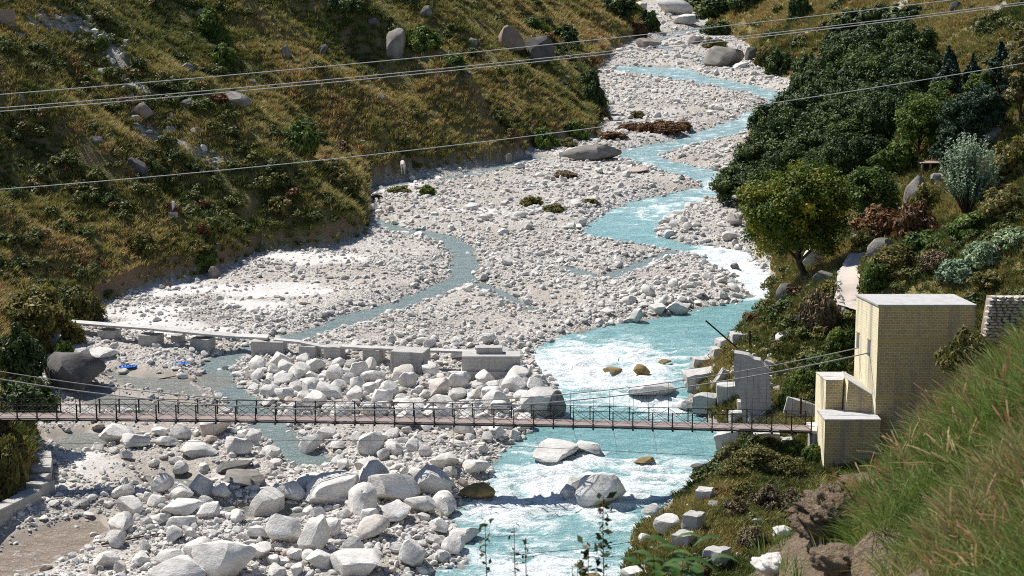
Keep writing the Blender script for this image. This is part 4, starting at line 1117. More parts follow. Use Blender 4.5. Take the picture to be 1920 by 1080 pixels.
# ------------------------------------------------------------------ anchor tower and blocks of yellow brick
def prism(front, back, z0, z1):                # front, back: (xl, xr, Y)
    return [(front[0], front[2], z0), (front[1], front[2], z0), (back[1], back[2], z0), (back[0], back[2], z0),
            (front[0], front[2], z1), (front[1], front[2], z1), (back[1], back[2], z1), (back[0], back[2], z1)]
YT0, YT1 = 107.4, 110.9
ft = at_Y(1648, 571, YT0); xl0 = ft.x; xr0 = at_Y(1829, 571, YT0).x; zt = ft.z
xl1 = at_Y(1606, 549, YT1).x; xr1 = at_Y(1787, 549, YT1).x
tw = empty('anchor_tower', (xl0, YT0, 1.0), 'tall yellow brick tower holding the cables at the right end of the bridge', 'tower')
OT = Vector(tw.location)
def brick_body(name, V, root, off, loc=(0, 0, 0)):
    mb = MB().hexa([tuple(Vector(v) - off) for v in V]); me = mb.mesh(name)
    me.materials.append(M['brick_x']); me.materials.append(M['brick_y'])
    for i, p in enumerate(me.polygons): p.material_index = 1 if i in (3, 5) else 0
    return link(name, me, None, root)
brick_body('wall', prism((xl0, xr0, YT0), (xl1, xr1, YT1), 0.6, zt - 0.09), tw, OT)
part('roof_slab', MB().hexa(prism((xl0 - 0.06, xr0 + 0.06, YT0 - 0.06), (xl1 - 0.06, xr1 + 0.06, YT1 + 0.06), zt - 0.09, zt)).mesh('roof_slab'), concrete_mat('roof_concrete', (0.50, 0.49, 0.485), False), tw, OT)
M['band'] = plain('yellow_render', (0.52, 0.40, 0.17), 0.85, 0, 0.2, 2)
for yb_ in (638, 746):
    z = at_Y(1740, yb_, YT0).z
    mb = MB().hexa(prism((xl0 - 0.004, xr0 + 0.012, YT0 - 0.012), (xl0 - 0.004, xr0 + 0.012, YT0 + 0.05), z - 0.1, z + 0.1))
    part('string_course', mb.mesh('string_course'), M['band'], tw, OT)
def on_left(t, z, out=0.0):                     # a point on the tower's river face
    return Vector((xl0 + (xl1 - xl0) * t - out, YT0 + (YT1 - YT0) * t, z))
for px, t, za, zb_ in ((1633, 0.37, 637, 667), (1610, 0.87, 624, 652)):
    Yw = YT0 + (YT1 - YT0) * t
    z1 = at_Y(px, za, Yw).z; z0 = at_Y(px, zb_, Yw).z
    for nm, k, out, mt in (('cable_opening', 0.06, 0.012, 'opening_shade'),):  # flat dark plate, the recess shade is painted rather than hollowed
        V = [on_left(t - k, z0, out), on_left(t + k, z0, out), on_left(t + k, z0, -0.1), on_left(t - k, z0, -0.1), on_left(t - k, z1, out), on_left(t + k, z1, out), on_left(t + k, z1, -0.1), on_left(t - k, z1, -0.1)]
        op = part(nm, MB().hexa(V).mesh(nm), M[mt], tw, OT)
    V = [on_left(t - 0.08, z1, 0.03), on_left(t + 0.08, z1, 0.03), on_left(t + 0.08, z1, -0.1), on_left(t - 0.08, z1, -0.1), on_left(t - 0.08, z1 + 0.07, 0.03), on_left(t + 0.08, z1 + 0.07, 0.03), on_left(t + 0.08, z1 + 0.07, -0.1), on_left(t - 0.08, z1 + 0.07, -0.1)]
    l_ = link('lintel', MB().hexa(V).mesh('lintel'), M['band'], op); l_.location = (0, 0, 0)
# buttresses against the river face
xb0 = at_Y(1549, 712, 109.0).x; zbt = at_Y(1549, 712, 109.0).z
bt = empty('anchor_buttress', (xb0, 109, 1), 'low yellow buttress with flat concrete top left of the tower', 'buttress'); OBt = Vector(bt.location)
xb1 = at_Y(1580, 712, 109.0).x
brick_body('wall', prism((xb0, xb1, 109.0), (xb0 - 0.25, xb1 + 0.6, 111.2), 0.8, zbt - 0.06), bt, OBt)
part('coping', MB().hexa(prism((xb0 - 0.02, xb1 + 0.02, 108.98), (xb0 - 0.27, xb1 + 0.62, 111.22), zbt - 0.06, zbt)).mesh('coping'), M['slab'], bt, OBt)
xc0 = at_Y(1576, 760, 108.2).x; xc1 = at_Y(1641, 760, 108.2).x
zc0 = at_Y(1590, 716, 108.2).z; zc1 = at_Y(1641, 745, 108.2).z
lb = empty('sloped_buttress', (xc0, 108.2, 1), 'slanting yellow buttress with sloping coping against the tower foot', 'buttress'); OL = Vector(lb.location)
xm = at_Y(1592, 716, 108.2).x
V = [(xc0, 108.2, 0.8), (xc1, 107.9, 0.8), (xc1, 110.2, 0.8), (xc0, 110.6, 0.8), (xm, 108.4, zc0), (xc1, 107.95, zc1), (xc1, 110.0, zc1 + 0.3), (xm, 110.4, zc0 + 0.1)]
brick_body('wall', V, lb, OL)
V2 = [Vector(V[4]) + Vector((-.03, -.03, 0.004)), Vector(V[5]) + Vector((0, -.03, 0.004)), Vector(V[6]) + Vector((0, .03, 0.004)), Vector(V[7]) + Vector((-.03, .03, 0.004))]
part('coping', MB().hexa(V2 + [v + Vector((0, 0, 0.08)) for v in V2]).mesh('coping'), M['slab'], lb, OL)
# front block
YB0, YB1 = 106.3, 108.7
fb = at_Y(1547, 786, YB0); fr = at_Y(1651, 786, YB0)
ab = empty('anchor_block', (fb.x, YB0, 1), 'squat yellow brick block with concrete top at the bridge landing', 'block'); OA = Vector(ab.location)
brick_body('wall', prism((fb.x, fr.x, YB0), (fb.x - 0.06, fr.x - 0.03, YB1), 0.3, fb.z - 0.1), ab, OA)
part('coping', MB().hexa(prism((fb.x - 0.03, fr.x + 0.03, YB0 - 0.03), (fb.x - 0.09, fr.x, YB1 + 0.02), fb.z - 0.1, fb.z)).mesh('coping'), concrete_mat('cap_concrete', (0.52, 0.51, 0.5), False), ab, OA)
# landing slab and its abutment
zl = zdeck(XS[0])
ld = empty('bridge_landing', (XS[0] + 0.5, 109.5, zl), 'pale concrete landing slab where the bridge deck meets the right bank', 'landing')
OLd = Vector(ld.location)
part('slab', MB().box(XS[0] + 0.03, XS[0] + 1.6, YN - 0.1, YF + 0.7, zl - 0.18, zl + 0.01).mesh('slab'), M['slab'], ld, OLd)
part('abutment', MB().box(XS[0] + 0.1, XS[0] + 1.5, YN, YF + 0.4, 0.2, zl - 0.183).mesh('abutment'), M['concrete'], ld, OLd)

# ------------------------------------------------------------------ concrete piers, slabs and rubble
def px_block(x0, x1, yt, yb, label, depth=1.0, rz=0.0, mat='concrete', name='concrete_block', cat='block', group=None, tilt=(0, 0), bev=0.03, Y=None, sink=0.35, taper=0.0):
    cxp = (x0 + x1) / 2
    P = hit(cxp, yb) if Y is None else at_Y(cxp, yb, Y)
    s = scale_at(P); W = (x1 - x0) / s; H = (yb - yt) / s * 1.02
    D = depth
    me = MB().hexa([(-W / 2, -D / 2, -sink), (W / 2, -D / 2, -sink), (W / 2, D / 2, -sink), (-W / 2, D / 2, -sink),
                    (-W / 2, -D / 2, H), (W / 2 - taper * W, -D / 2, H), (W / 2 - taper * W, D / 2, H), (-W / 2, D / 2, H)]).mesh(name)
    # uneven, chipped concrete
    bm = bmesh.new(); bm.from_mesh(me)
    bmesh.ops.bevel(bm, geom=bm.edges[:], offset=bev, segments=1, affect='EDGES')
    bmesh.ops.subdivide_edges(bm, edges=[e for e in bm.edges if e.calc_length() > 0.25], cuts=2, use_grid_fill=True)
    for v in bm.verts: v.co += Vector((random.gauss(0, 1), random.gauss(0, 1), random.gauss(0, 1))) * (0.012 if name == 'concrete_pier' else 0.035)
    bm.to_mesh(me); bm.free()
    o = link(name, me, M[mat]); o.location = (P.x, P.y + D / 2 * math.cos(rz), P.z); o.rotation_euler = (tilt[0], tilt[1], rz)
    tag(o, label, cat, group); occupied.append((P.x, P.y + D / 2, max(W, D) / 2))
    return o
PIER = 'concrete_pier'
pk = dict(name=PIER, cat='pier', group='concrete piers of the old walkway')
px_block(737, 800, 660, 702, 'tall square concrete pier left of the biggest pier', 2.0, -0.28, **pk)
bp = empty('concrete_pier', hit(925, 716), 'biggest concrete pier, stepped and wide, nearest the river', 'pier', 'concrete piers of the old walkway')
Pb = Vector(bp.location); s = scale_at(Pb)
for nm, x0, x1, yt, yb, d, yo in (('footing', 864, 984, 697, 722, 2.4, 0.0), ('shaft', 866, 976, 668, 697.5, 2.0, 0.2), ('cap', 893, 942, 652, 668.5, 1.0, 1.0)):
    a = at_Y(x0, yb, Pb.y + yo); b = at_Y(x1, yt, Pb.y + yo)
    me = bevel_mesh(MB().box(a.x - Pb.x, b.x - Pb.x, yo, yo + d, a.z - Pb.z - (0.3 if nm == 'footing' else 0.0), b.z - Pb.z).mesh(nm), 0.03)
    link(nm, me, M['concrete'], bp)
occupied.append((Pb.x, Pb.y + 1, 2.0))
px_block(684, 716, 656, 680, 'small concrete pier left of the tall square pier', 1.6, -0.25, **pk)
px_block(610, 642, 651, 673, 'low concrete pier in the middle of the walkway', 1.4, -0.25, **pk)
px_block(564, 596, 650, 671, 'dark-sided low pier next to the middle one', 1.4, -0.3, **pk)
px_block(472, 534, 641, 664, 'long low concrete pier right of the side stream', 1.3, -0.12, **pk)
px_block(360, 396, 636, 659, 'concrete pier left of the side stream', 1.4, -0.3, **pk)
px_block(322, 342, 629, 643, 'narrow pier under the long pale slab', 1.0, -0.2, **pk)
px_block(262, 300, 629, 649, 'concrete pier under the middle of the long pale slab', 1.3, -0.3, **pk)
px_block(185, 220, 620, 636, 'leftmost concrete pier near the bank', 1.2, -0.25, **pk)
wlk = [(128, 606, 622), (200, 612, 637), (280, 617, 650), (335, 623, 650), (380, 628, 660), (440, 632, 662), (500, 635, 665)]
def slab_run(pts, label, w=0.75, th=0.16):
    Q = []
    for x, yt, yb in pts:
        Yp = hit(x, yb).y; Q.append(at_Y(x, yt, Yp))
    me = MB()
    V = []; F = []
    for q in Q:
        for dy in (0, w):
            jz = random.uniform(-0.04, 0.04); jy = random.uniform(-0.08, 0.08)
            for dz in (-th, 0): V.append((q.x, q.y + dy + 0.2 + jy, q.z + dz + 0.03 + jz * 0.5))
    n = len(Q)
    for i in range(n - 1):
        a = i * 4; b = a + 4
        F += [(a, b, b + 1, a + 1), (a + 2, a + 3, b + 3, b + 2), (a + 1, b + 1, b + 3, a + 3), (a, a + 2, b + 2, b)]
    F += [(0, 1, 3, 2), (n * 4 - 4, n * 4 - 2, n * 4 - 1, n * 4 - 3)]
    o = link('walkway_slab', mk_mesh('walkway_slab', V, F), M['slab']); tag(o, label, 'slab', 'walkway slabs on the piers'); return o
slab_run(wlk, 'long pale walkway slab bending over the left piers', 1.2)
slab_run([(512, 638, 664), (560, 643, 668), (600, 652, 672), (648, 653, 674)], 'pale walkway slab from the long pier to the middle pier')
slab_run([(640, 651, 676), (690, 654, 680), (742, 656, 690)], 'grey walkway slab between the middle and the tall pier')
slab_run([(745, 658, 692), (820, 659, 694), (895, 662, 698)], 'walkway slab spanning from the tall pier to the biggest pier')
# right bank rubble
RB = 'broken concrete on the right bank'
rk = dict(group=RB)
Pw = hit(1418, 797)
outl = [(1394, 800), (1448, 800), (1446, 760), (1444, 720), (1441, 692), (1432, 684), (1426, 676), (1414, 674), (1405, 667), (1392, 664), (1377, 662), (1376, 690), (1379, 735), (1388, 744)]
fw = [at_Y(x, y, Pw.y + (797 - y) * 0.006) - Pw for x, y in outl]
bk = [v + Vector((0.1, 0.75, 0.05)) for v in fw]; m = len(fw)
o = link('broken_wall', MB().add(fw + bk, [tuple(range(m)), tuple(range(2 * m - 1, m - 1, -1))] + [(q, q + m, (q + 1) % m + m, (q + 1) % m) for q in range(m)]).mesh('broken_wall'), M['concrete']); o.location = Pw
tag(o, 'tall pale broken abutment wall on the right bank with a ragged top', 'wall')
px_block(1335, 1368, 655, 668, 'small pale block above the tilted slab at the water', 1.0, 0.2, 'slab', **rk)
px_block(1372, 1406, 627, 640, 'pale block farthest upstream on the right bank', 1.2, 0.1, 'slab', **rk)
px_block(1346, 1376, 638, 652, 'pale block beside the foot of the rusty pole', 1.2, 0.3, 'slab', **rk)
px_block(1299, 1344, 674, 688, 'flat-topped block at the water edge', 1.3, 0.15, 'slab', **rk)
px_block(1286, 1340, 700, 722, 'wide tilted slab with dark underside by the water', 1.6, 0.1, 'slab', tilt=(0.1, -0.12), **rk)
px_block(1335, 1352, 690, 728, 'narrow leaning slab behind the cube', 0.5, 0.3, 'slab', tilt=(0.2, 0.45), **rk)
px_block(1306, 1349, 744, 768, 'concrete cube with dark right face at the water', 1.3, -0.5, **rk)
px_block(1346, 1390, 724, 758, 'pale cube with a square recess in front of the broken wall', 1.4, -0.1, 'slab', **rk)
px_block(1384, 1412, 754, 774, 'small block right of the recessed cube', 0.9, -0.1, 'slab', **rk)
px_block(1398, 1430, 762, 779, 'low block with rubble on top behind the railing', 0.9, 0.1, **rk)
px_block(1369, 1403, 774, 796, 'white block just behind the bridge railing', 0.8, 0.05, 'slab', **rk)
px_block(1405, 1440, 780, 797, 'second white block behind the railing', 0.8, -0.05, 'slab', **rk)
px_block(1468, 1522, 752, 786, 'tilted pale slab in the bank behind the bridge end', 0.5, -0.15, 'slab', tilt=(-0.15, 0.25), **rk)
px_block(1348, 1398, 812, 838, 'tilted slab hanging over the water under the bridge', 1.2, -0.35, 'slab', tilt=(0.0, -0.3), **rk)
px_block(1412, 1462, 813, 828, 'pale block under the bridge deck', 1.0, 0.05, 'slab', **rk)
px_block(1466, 1486, 824, 848, 'broken stub pier in the weeds under the bridge', 0.6, 0.1, **rk)
px_block(1286, 1318, 966, 1000, 'concrete cube on the right bank, middle of three', 1.0, -0.6, **rk)
px_block(1326, 1364, 1034, 1070, 'concrete cube lowest on the right bank beside the leafy plant', 1.1, -0.6, **rk)
px_block(1266, 1300, 1004, 1028, 'pale stepped block between the two cubes', 1.0, -0.45, 'concrete', **rk)
px_block(1308, 1336, 920, 942, 'flat concrete block upper of three near the bushes', 0.9, -0.3, 'slab', **rk)
# retaining wall at the lower left
rw = empty('retaining_wall', hit(40, 965), 'stepped grey concrete retaining wall along the left bank at the bottom', 'wall')
rwo = Vector(rw.location)
def wall_block(x0, y0, x1, y1, ht, wid, base):
    a = hit(x0, base[0]); b = hit(x1, base[1])
    d = (b - a); d.z = 0; L = d.length; d.normalize(); nrm = Vector((-d.y, d.x, 0))
    if nrm.x > 0: nrm = -nrm
    za = at_Y(x0, y0, a.y).z; zb2 = at_Y(x1, y1, b.y).z
    q = [a, b, b + nrm * wid, a + nrm * wid]
    lo = min(a.z, b.z) - 0.6
    V = [(p.x - rwo.x, p.y - rwo.y, lo - rwo.z) for p in q] + [(q[0].x - rwo.x, q[0].y - rwo.y, za - rwo.z), (q[1].x - rwo.x, q[1].y - rwo.y, zb2 - rwo.z), (q[2].x - rwo.x, q[2].y - rwo.y, zb2 - rwo.z), (q[3].x - rwo.x, q[3].y - rwo.y, za - rwo.z)]
    bm = bmesh.new(); me = MB().hexa(V).mesh('wall_block'); bm.from_mesh(me); bmesh.ops.recalc_face_normals(bm, faces=bm.faces[:]); bmesh.ops.bevel(bm, geom=bm.edges[:], offset=0.03, segments=1, affect='EDGES'); bm.to_mesh(me); bm.free()
    link('wall_block', me, M['concrete'], rw)
for a in ((-40, 975, 26, 944, 1, 0.9, (1008, 969)), (28, 943, 79, 918, 1, 0.9, (968, 938)), (80, 908, 104, 900, 1, 1.1, (934, 924)), (84, 896, 96, 886, 1, 1.2, (918, 904)),
          (97, 876, 99, 858, 1, 1.2, (903, 884)), (98, 857, 97, 843, 1, 1.3, (884, 868)), (83, 838, 78, 822, 1, 1.3, (866, 846)), (78, 821, 72, 804, 1, 1.3, (845, 826))):
    wall_block(*a)
# dry stone terrace wall at the right edge
sw = empty('terrace_wall', hit(1900, 640), 'pale dry-stone terrace wall at the right edge behind the tower', 'wall')
so_ = Vector(sw.location)
st_me = [rock_mesh('stone', 600 + i, 1, 5, 1.0, 0.05) for i in range(5)]
for m_ in st_me: m_.materials.append(M['boulder'])
Yw = 116.0
r_ = random.Random(5)
row = 0; y = 652
while y > 556:
    x = 1838 + max(0, (652 - y)) * 0.14 + (row % 2) * 5; zz_ = at_Y(1880, y, Yw + (652 - y) * 0.006).z
    while x < 1990:
        w = r_.uniform(9, 17); P = at_Y(x + w / 2, y, Yw + (652 - y) * 0.006 + (x - 1840) * 0.01)
        o = link('stone', st_me[r_.randrange(5)], None, sw); o.location = P - so_; o.scale = (w / 30 / 2 * 1.1, 0.22, 0.115); o.rotation_euler = (0, r_.uniform(-.1, .1), r_.uniform(-.15, .15))
        o.color = (r_.choice((0.46, 0.36, 0.28)),) * 3 + (1,)
        o.material_slots[0].link = 'OBJECT'; o.material_slots[0].material = M['boulder']
        x += w
    y -= 5.6; row += 1
a = at_Y(1840, 655, Yw); b = at_Y(1856, 560, Yw + .6); c = at_Y(2000, 560, Yw + 2.2); d = at_Y(2000, 655, Yw + 1.6)
V = [Vector(v) + Vector((0.12, 0.12, 0)) for v in (a, d, c, b)]; V += [v + Vector((0, 1.2, 0)) for v in V]
link('core', MB().add([v - so_ for v in V], [(0, 1, 2, 3), (7, 6, 5, 4), (0, 4, 5, 1), (1, 5, 6, 2), (2, 6, 7, 3), (3, 7, 4, 0)]).mesh('core'), M['hill_rock'], sw)
# footpaths
def ribbon(name, L, hw, label, mat, lift=0.06):
    P = [hit(*p) for p in L]
    V = []; F = []
    Q = []
    for i in range(len(P) - 1):
        for k in range(8): Q.append(P[i].lerp(P[i + 1], k / 8))
    Q.append(P[-1])
    nseg = 5
    for i, p in enumerate(Q):
        d = Q[min(i + 1, len(Q) - 1)] - Q[max(i - 1, 0)]; n_ = Vector((-d.y, d.x, 0)).normalized()
        h_ = hw * random.uniform(0.9, 1.1)
        c = [p + n_ * (h_ * (2 * j / nseg - 1)) for j in range(nseg + 1)]
        z = float(ground(np.array([p.x]), np.array([p.y]))[0])
        for q in c:
            g = float(ground(np.array([q.x]), np.array([q.y]))[0]); V.append((q.x, q.y, max(g, z - 0.1) * 0.5 + z * 0.5 + lift))
    m = nseg + 1
    for i in range(len(Q) - 1):
        for j in range(nseg): F.append((i * m + j, (i + 1) * m + j, (i + 1) * m + j + 1, i * m + j + 1))
    o = link(name, mk_mesh(name, V, F, True), M[mat]); o['kind'] = 'structure'; o['label'] = label
    return Q
M['path'] = plain('trodden_path', (0.50, 0.43, 0.37), 0.95, 0, 0.25, 4)
ribbon('path', PATHPX, 0.75, 'trodden pale footpath climbing behind the tower', 'path', 0.25)
ribbon('path', PATH2, 0.45, 'short footpath from the landing down into the weeds', 'path', 0.12)
# stones along the path's river edge
kerb = empty('path_wall', hit(1572, 560), 'low white stone wall along the river side of the footpath', 'wall')
ko = Vector(kerb.location)
for i in range(34):
    t = i / 33; px = np.interp(t, [0, .35, .7, 1], [1584, 1570, 1574, 1596]); py = np.interp(t, [0, .35, .7, 1], [592, 562, 520, 492])
    for k in range(2):
        P = hit(px + random.gauss(0, 1.5), py + random.gauss(0, 1.5))
        o = link('stone', st_me[i % 5], None, kerb); o.location = P - ko + Vector((0, 0, 0.12 + 0.22 * k)); sz = random.uniform(0.16, 0.3); o.scale = (sz, sz, sz * 0.7); o.rotation_euler = (random.random(), random.random(), random.random() * 6)
        o.material_slots[0].link = 'OBJECT'; o.material_slots[0].material = M['boulder']; o.color = (0.45, 0.45, 0.45, 1)

# ------------------------------------------------------------------ small man-made things
def stick(name, p0, p1, r, mat, label, cat):
    a = Vector(p0); o = link(name, MB().tube([Vector(), Vector(p1) - a], r, 8).mesh(name), M[mat]); o.location = a; return tag(o, label, cat)
pf = hit(1400, 655)
a = Vector((at_Y(1391, 650, pf.y).x, pf.y, at_Y(1391, 652, pf.y).z - 0.3)); stick('iron_pole', a, at_Y(1323, 601, pf.y), 0.06, 'rust', 'rusty iron pole leaning far out over the river', 'pole')
a = at_Y(1406, 658, pf.y); a.z -= 0.5; stick('iron_post', a, at_Y(1406, 620, pf.y), 0.075, 'rust', 'upright rusty iron post beside the leaning pole', 'post')
a = hit(1501, 790); a.z -= 0.2; stick('iron_post', a, at_Y(1502, 745, a.y), 0.06, 'rust', 'dark thin post behind the right end of the bridge', 'post')
P = hit(325, 402); mp = empty('marker_pillar', P, 'small white marker pillar on a grey base low on the left hillside', 'marker')
s = scale_at(P)
link('base', bevel_mesh(MB().box(-0.4, 0.4, -0.3, 0.3, -0.3, 0.25).mesh('base'), 0.03), M['concrete'], mp); link('shaft', bevel_mesh(MB().box(-0.11, 0.11, -0.11, 0.11, 0.25, 1.15).mesh('shaft'), 0.02), M['whitepaint'], mp)
def rag(px, py, w, h, mat, label):
    P = hit(px, py); s = scale_at(P); W = w / s; n = 14
    r = np.random.default_rng(int(px)); V = []; F = []
    for i in range(n):
        for j in range(8):
            u = i / (n - 1) - 0.5; v = j / 7 - 0.5
            V.append((u * W + r.normal(0, .03 * W), v * W * 0.55 + u * W * 0.3 + r.normal(0, .03 * W), 0.06 + abs(r.normal(0, 0.16)) * W * 0.5 * (1 - abs(2 * v))))
    for i in range(n - 1):
        for j in range(7): F.append((i * 8 + j, (i + 1) * 8 + j, (i + 1) * 8 + j + 1, i * 8 + j + 1))
    o = link('tarpaulin', mk_mesh('tarpaulin', V, F), M[mat]); o.location = P + Vector((0, 0, 0.05))
    md = o.modifiers.new('thick', 'SOLIDIFY'); md.thickness = 0.015
    return tag(o, label, 'tarpaulin')
rag(240, 690, 30, 14, 'tarp', 'crumpled blue tarpaulin on the gravel right of the dark boulder')
rag(340, 684, 22, 12, 'tarp', 'crumpled blue tarpaulin at the edge of the side stream pool')
rag(412, 562, 11, 6, 'teal', 'small teal plastic sheet on the sand by the hill')
# shelter on the right slope
P = hit(1745, 322); s = scale_at(P)
sh = empty('plank_shelter', P, 'small open shelter with flat plank roof above the tall grey rock', 'shelter')
w_, h_ = 38 / s, 15 / s
for i in range(6):
    link('plank', MB().box(-w_ / 2, w_ / 2, i * 0.32, i * 0.32 + 0.29, h_, h_ + 0.09).mesh('plank'), M['roofboard'], sh)
for x in (-w_ * 0.42, -0.02 * w_, w_ * 0.42):
    for yy in (0.1, 1.6): link('post', MB().box(x - 0.09, x + 0.09, yy - 0.09, yy + 0.09, -0.8, h_).mesh('post'), M['wood'], sh)
# old slatted boards at the top-left edge of the hillside
P = hit(6, 52); s = scale_at(P)
sr = empty('slatted_hut', P, 'corner of a slatted plank hut at the left edge of the hillside', 'hut')
for i in range(8): link('plank', MB().box(-2.2, 1.1, 0.05 * i, 0.05 * i + 0.08, i * 0.27 - 0.4, i * 0.27 - 0.16).mesh('plank'), M['roofboard'], sr)
for x in (-2.0, 0.95): link('post', MB().box(x - 0.07, x + 0.07, 0.5, 0.64, -0.5, 1.9).mesh('post'), M['wood'], sr)
# power lines across the valley
WIRES = [([(0, 178), (420, 140), (840, 103), (1210, 67), (1330, 50), (1600, 23), (1760, 2)], 'uppermost single power line across the valley'),
         ([(0, 202), (333, 175), (633, 148), (1240, 86), (1327, 75), (1647, 38), (1880, 10)], 'upper wire of the close double power line'),
         ([(0, 208), (333, 182), (633, 155), (973, 118), (1200, 96), (1317, 80), (1647, 43), (1880, 14)], 'lower wire of the close double power line'),
         ([(0, 355), (333, 327), (633, 297), (973, 258), (1123, 239), (1490, 187), (1647, 162), (1880, 126)], 'lowest power line crossing in front of the thicket and hill')]
for k, (L, lab) in enumerate(WIRES):
    c = np.polyfit([p[0] for p in L], [p[1] for p in L], 2)
    xs = np.linspace(-700, 2700, 70)
    pts = [at_Y(x, float(np.polyval(c, x)), 66 + 0.4 * k + (x - 960) * 0.004) for x in xs]
    o = link('power_line', MB().tube([p - pts[0] for p in pts], 0.0135, 6).mesh('power_line', True), M['wire']); o.location = pts[0]
    tag(o, lab, 'power line', 'power lines over the valley')
# slack cable low over the river
pts = [at_Y(x, y, 98.5) for x, y in ((640, 1047), (757, 1053), (900, 1046), (1117, 1027), (1230, 1008), (1300, 992), (1345, 978))]
o = link('slack_cable', MB().tube([p - pts[0] for p in pts], 0.018, 6).mesh('slack_cable', True), M['dark_cable']); o.location = pts[0]
tag(o, 'dark slack cable low over the river tied to the concrete cube', 'cable')
# driftwood
for L, lab in (([(262, 728), (282, 722), (300, 714), (330, 708), (345, 704)], 'bent reddish driftwood branch in the side stream above the bridge'), ([(190, 1025), (240, 1015), (300, 1004), (345, 1012)], 'long thin driftwood branch on the gravel near the muddy pool'), ([(500, 1036), (560, 1042), (590, 1044)], 'short driftwood stick between the big boulders')):
    P = [hit(*p) + Vector((0, 0, 0.12)) for p in L]
    o = link('driftwood', MB().tube([p - P[0] for p in P], [0.07, 0.06, 0.05, 0.04, 0.02][:len(P)], 6).mesh('driftwood', True), M['bark']); o.location = P[0]; tag(o, lab, 'driftwood')

# ------------------------------------------------------------------ animals
def quadruped(name, P, H, rz, mat, label, cat, neck):
    """ one continuous skinned body; H height at the withers """
    k = H / 1.4
    J = {'hip': (0, -0.55, 1.28, .25), 'mid': (0, 0, 1.22, .30), 'sho': (0, 0.5, 1.28, .25)}
    J.update(neck)
    E = [('hip', 'mid'), ('mid', 'sho'), ('sho', 'nk'), ('nk', 'pol'), ('pol', 'muz'), ('hip', 'tl1'), ('tl1', 'tl2')]
    J['tl1'] = (0, -0.8, 1.2, .06); J['tl2'] = (0, -0.88, 0.62, .05)
    for s_, x in (('l', -0.17), ('r', 0.17)):
        J['hk' + s_] = (x, -0.48, 0.98, .15); J['st' + s_] = (x, -0.36, 0.74, .10); J['hc' + s_] = (x, -0.66, 0.46, .06); J['hf' + s_] = (x, -0.62, 0.05, .06)
        J['fs' + s_] = (x, 0.5, 0.98, .12); J['fk' + s_] = (x, 0.52, 0.5, .065); J['ff' + s_] = (x, 0.5, 0.05, .06)
        E += [('hip', 'hk' + s_), ('hk' + s_, 'st' + s_), ('st' + s_, 'hc' + s_), ('hc' + s_, 'hf' + s_), ('sho', 'fs' + s_), ('fs' + s_, 'fk' + s_), ('fk' + s_, 'ff' + s_)]
        J['er' + s_] = tuple(np.array(J['pol'][:3]) + np.array([x * 0.5, -0.05, 0.14])) + (.03,); E.append(('pol', 'er' + s_))
    names = list(J); me = bpy.data.meshes.new(name)
    me.from_pydata([tuple(c * k for c in J[n_][:3]) for n_ in names], [(names.index(a), names.index(b)) for a, b in E], [])
    o = link(name, me); o.location = P; o.rotation_euler = (0, 0, rz)
    m = o.modifiers.new('skin', 'SKIN')
    for i, n_ in enumerate(names):
        v = me.skin_vertices[0].data[i]; v.radius = (J[n_][3] * k * 0.95, J[n_][3] * k); v.use_root = (n_ == 'mid')
    ms = o.modifiers.new('smooth', 'SUBSURF'); ms.levels = 2; ms.render_levels = 2
    me.materials.append(M[mat]); m.use_smooth_shade = True
    return tag(o, label, cat)
graze = {'nk': (0, 0.85, 1.15, .15), 'pol': (0, 1.1, 0.75, .11), 'muz': (0, 1.22, 0.35, .07)}
quadruped('horse', hit(755, 331), 1.5, 0.15, 'coat_white', 'white horse grazing at the foot of the left hill by the stream', 'horse', graze)
quadruped('cow', hit(705, 382), 0.95, -1.0, 'coat_black', 'small black cow on the gravel beside the hill spur', 'cow', {'nk': (0, 0.85, 1.2, .14), 'pol': (0, 1.05, 1.1, .12), 'muz': (0, 1.3, 0.9, .08)})

# ------------------------------------------------------------------ trees and bushes
def T(*a, **k): return tree(*a, **k)
T(1503, 530, 192, 224, 'round broad tree with leaves turning yellow beside the river', 'maple', 0.17, 0.17, 270, 140, 11, 'turning_tree', lean=-0.08, trunk_r=0.03, clump=0.24, shell=0.35)
T(1632, 428, 112, 116, 'small bright green tree right of the round yellowing tree', 'green', 0.12, 0.17, 110, 90, 12, 'green_tree', clump=0.26, shell=0.35)
JUN = [(1392, 382), (1430, 372), (1470, 345), (1415, 340), (1450, 315), (1500, 335), (1545, 342), (1590, 335), (1625, 318), (1530, 310), (1575, 300), (1610, 285), (1490, 290), (1455, 275), (1530, 272), (1575, 262),
       (1620, 250), (1655, 262), (1505, 250), (1545, 232), (1590, 225), (1635, 218), (1675, 225), (1525, 212), (1565, 195), (1610, 185), (1655, 180), (1700, 190), (1550, 172), (1595, 158), (1640, 150), (1685, 150), (1715, 155), (1620, 128), (1665, 122), (1705, 130), (1590, 135)]
jl = {}
_js = sorted(range(len(JUN)), key=lambda q: -JUN[q][1]); _on = ['first', 'second', 'third', 'fourth', 'fifth', 'sixth', 'seventh']
for _r in range(0, len(_js), 6):
    for _c, q in enumerate(sorted(_js[_r:_r + 6], key=lambda q: JUN[q][0])):
        jl[q] = 'dark juniper, %s from left in %s tier of the riverside thicket counted from below' % (_on[_c], _on[_r // 6])
JM = []
for v in range(5):
    C, N, Tn = crown_points(800 + v, 130, 120, 1, 1, 0.85, 0.25, 0.4, -0.55); C[:, 2] += 0.8
    JM.append(leaves('crown', C, N, 0.056, 800 + v, 2.2, 'tone', Tn, 0.8))
    JM[-1].materials.append(M['juniper'])
jt = MB().tube([(0, 0, -0.3), (0.05, 0.02, 0.5), (0, 0, 1.1)], [0.09, 0.07, 0.03], 6).mesh('trunk'); jt.materials.append(M['bark'])
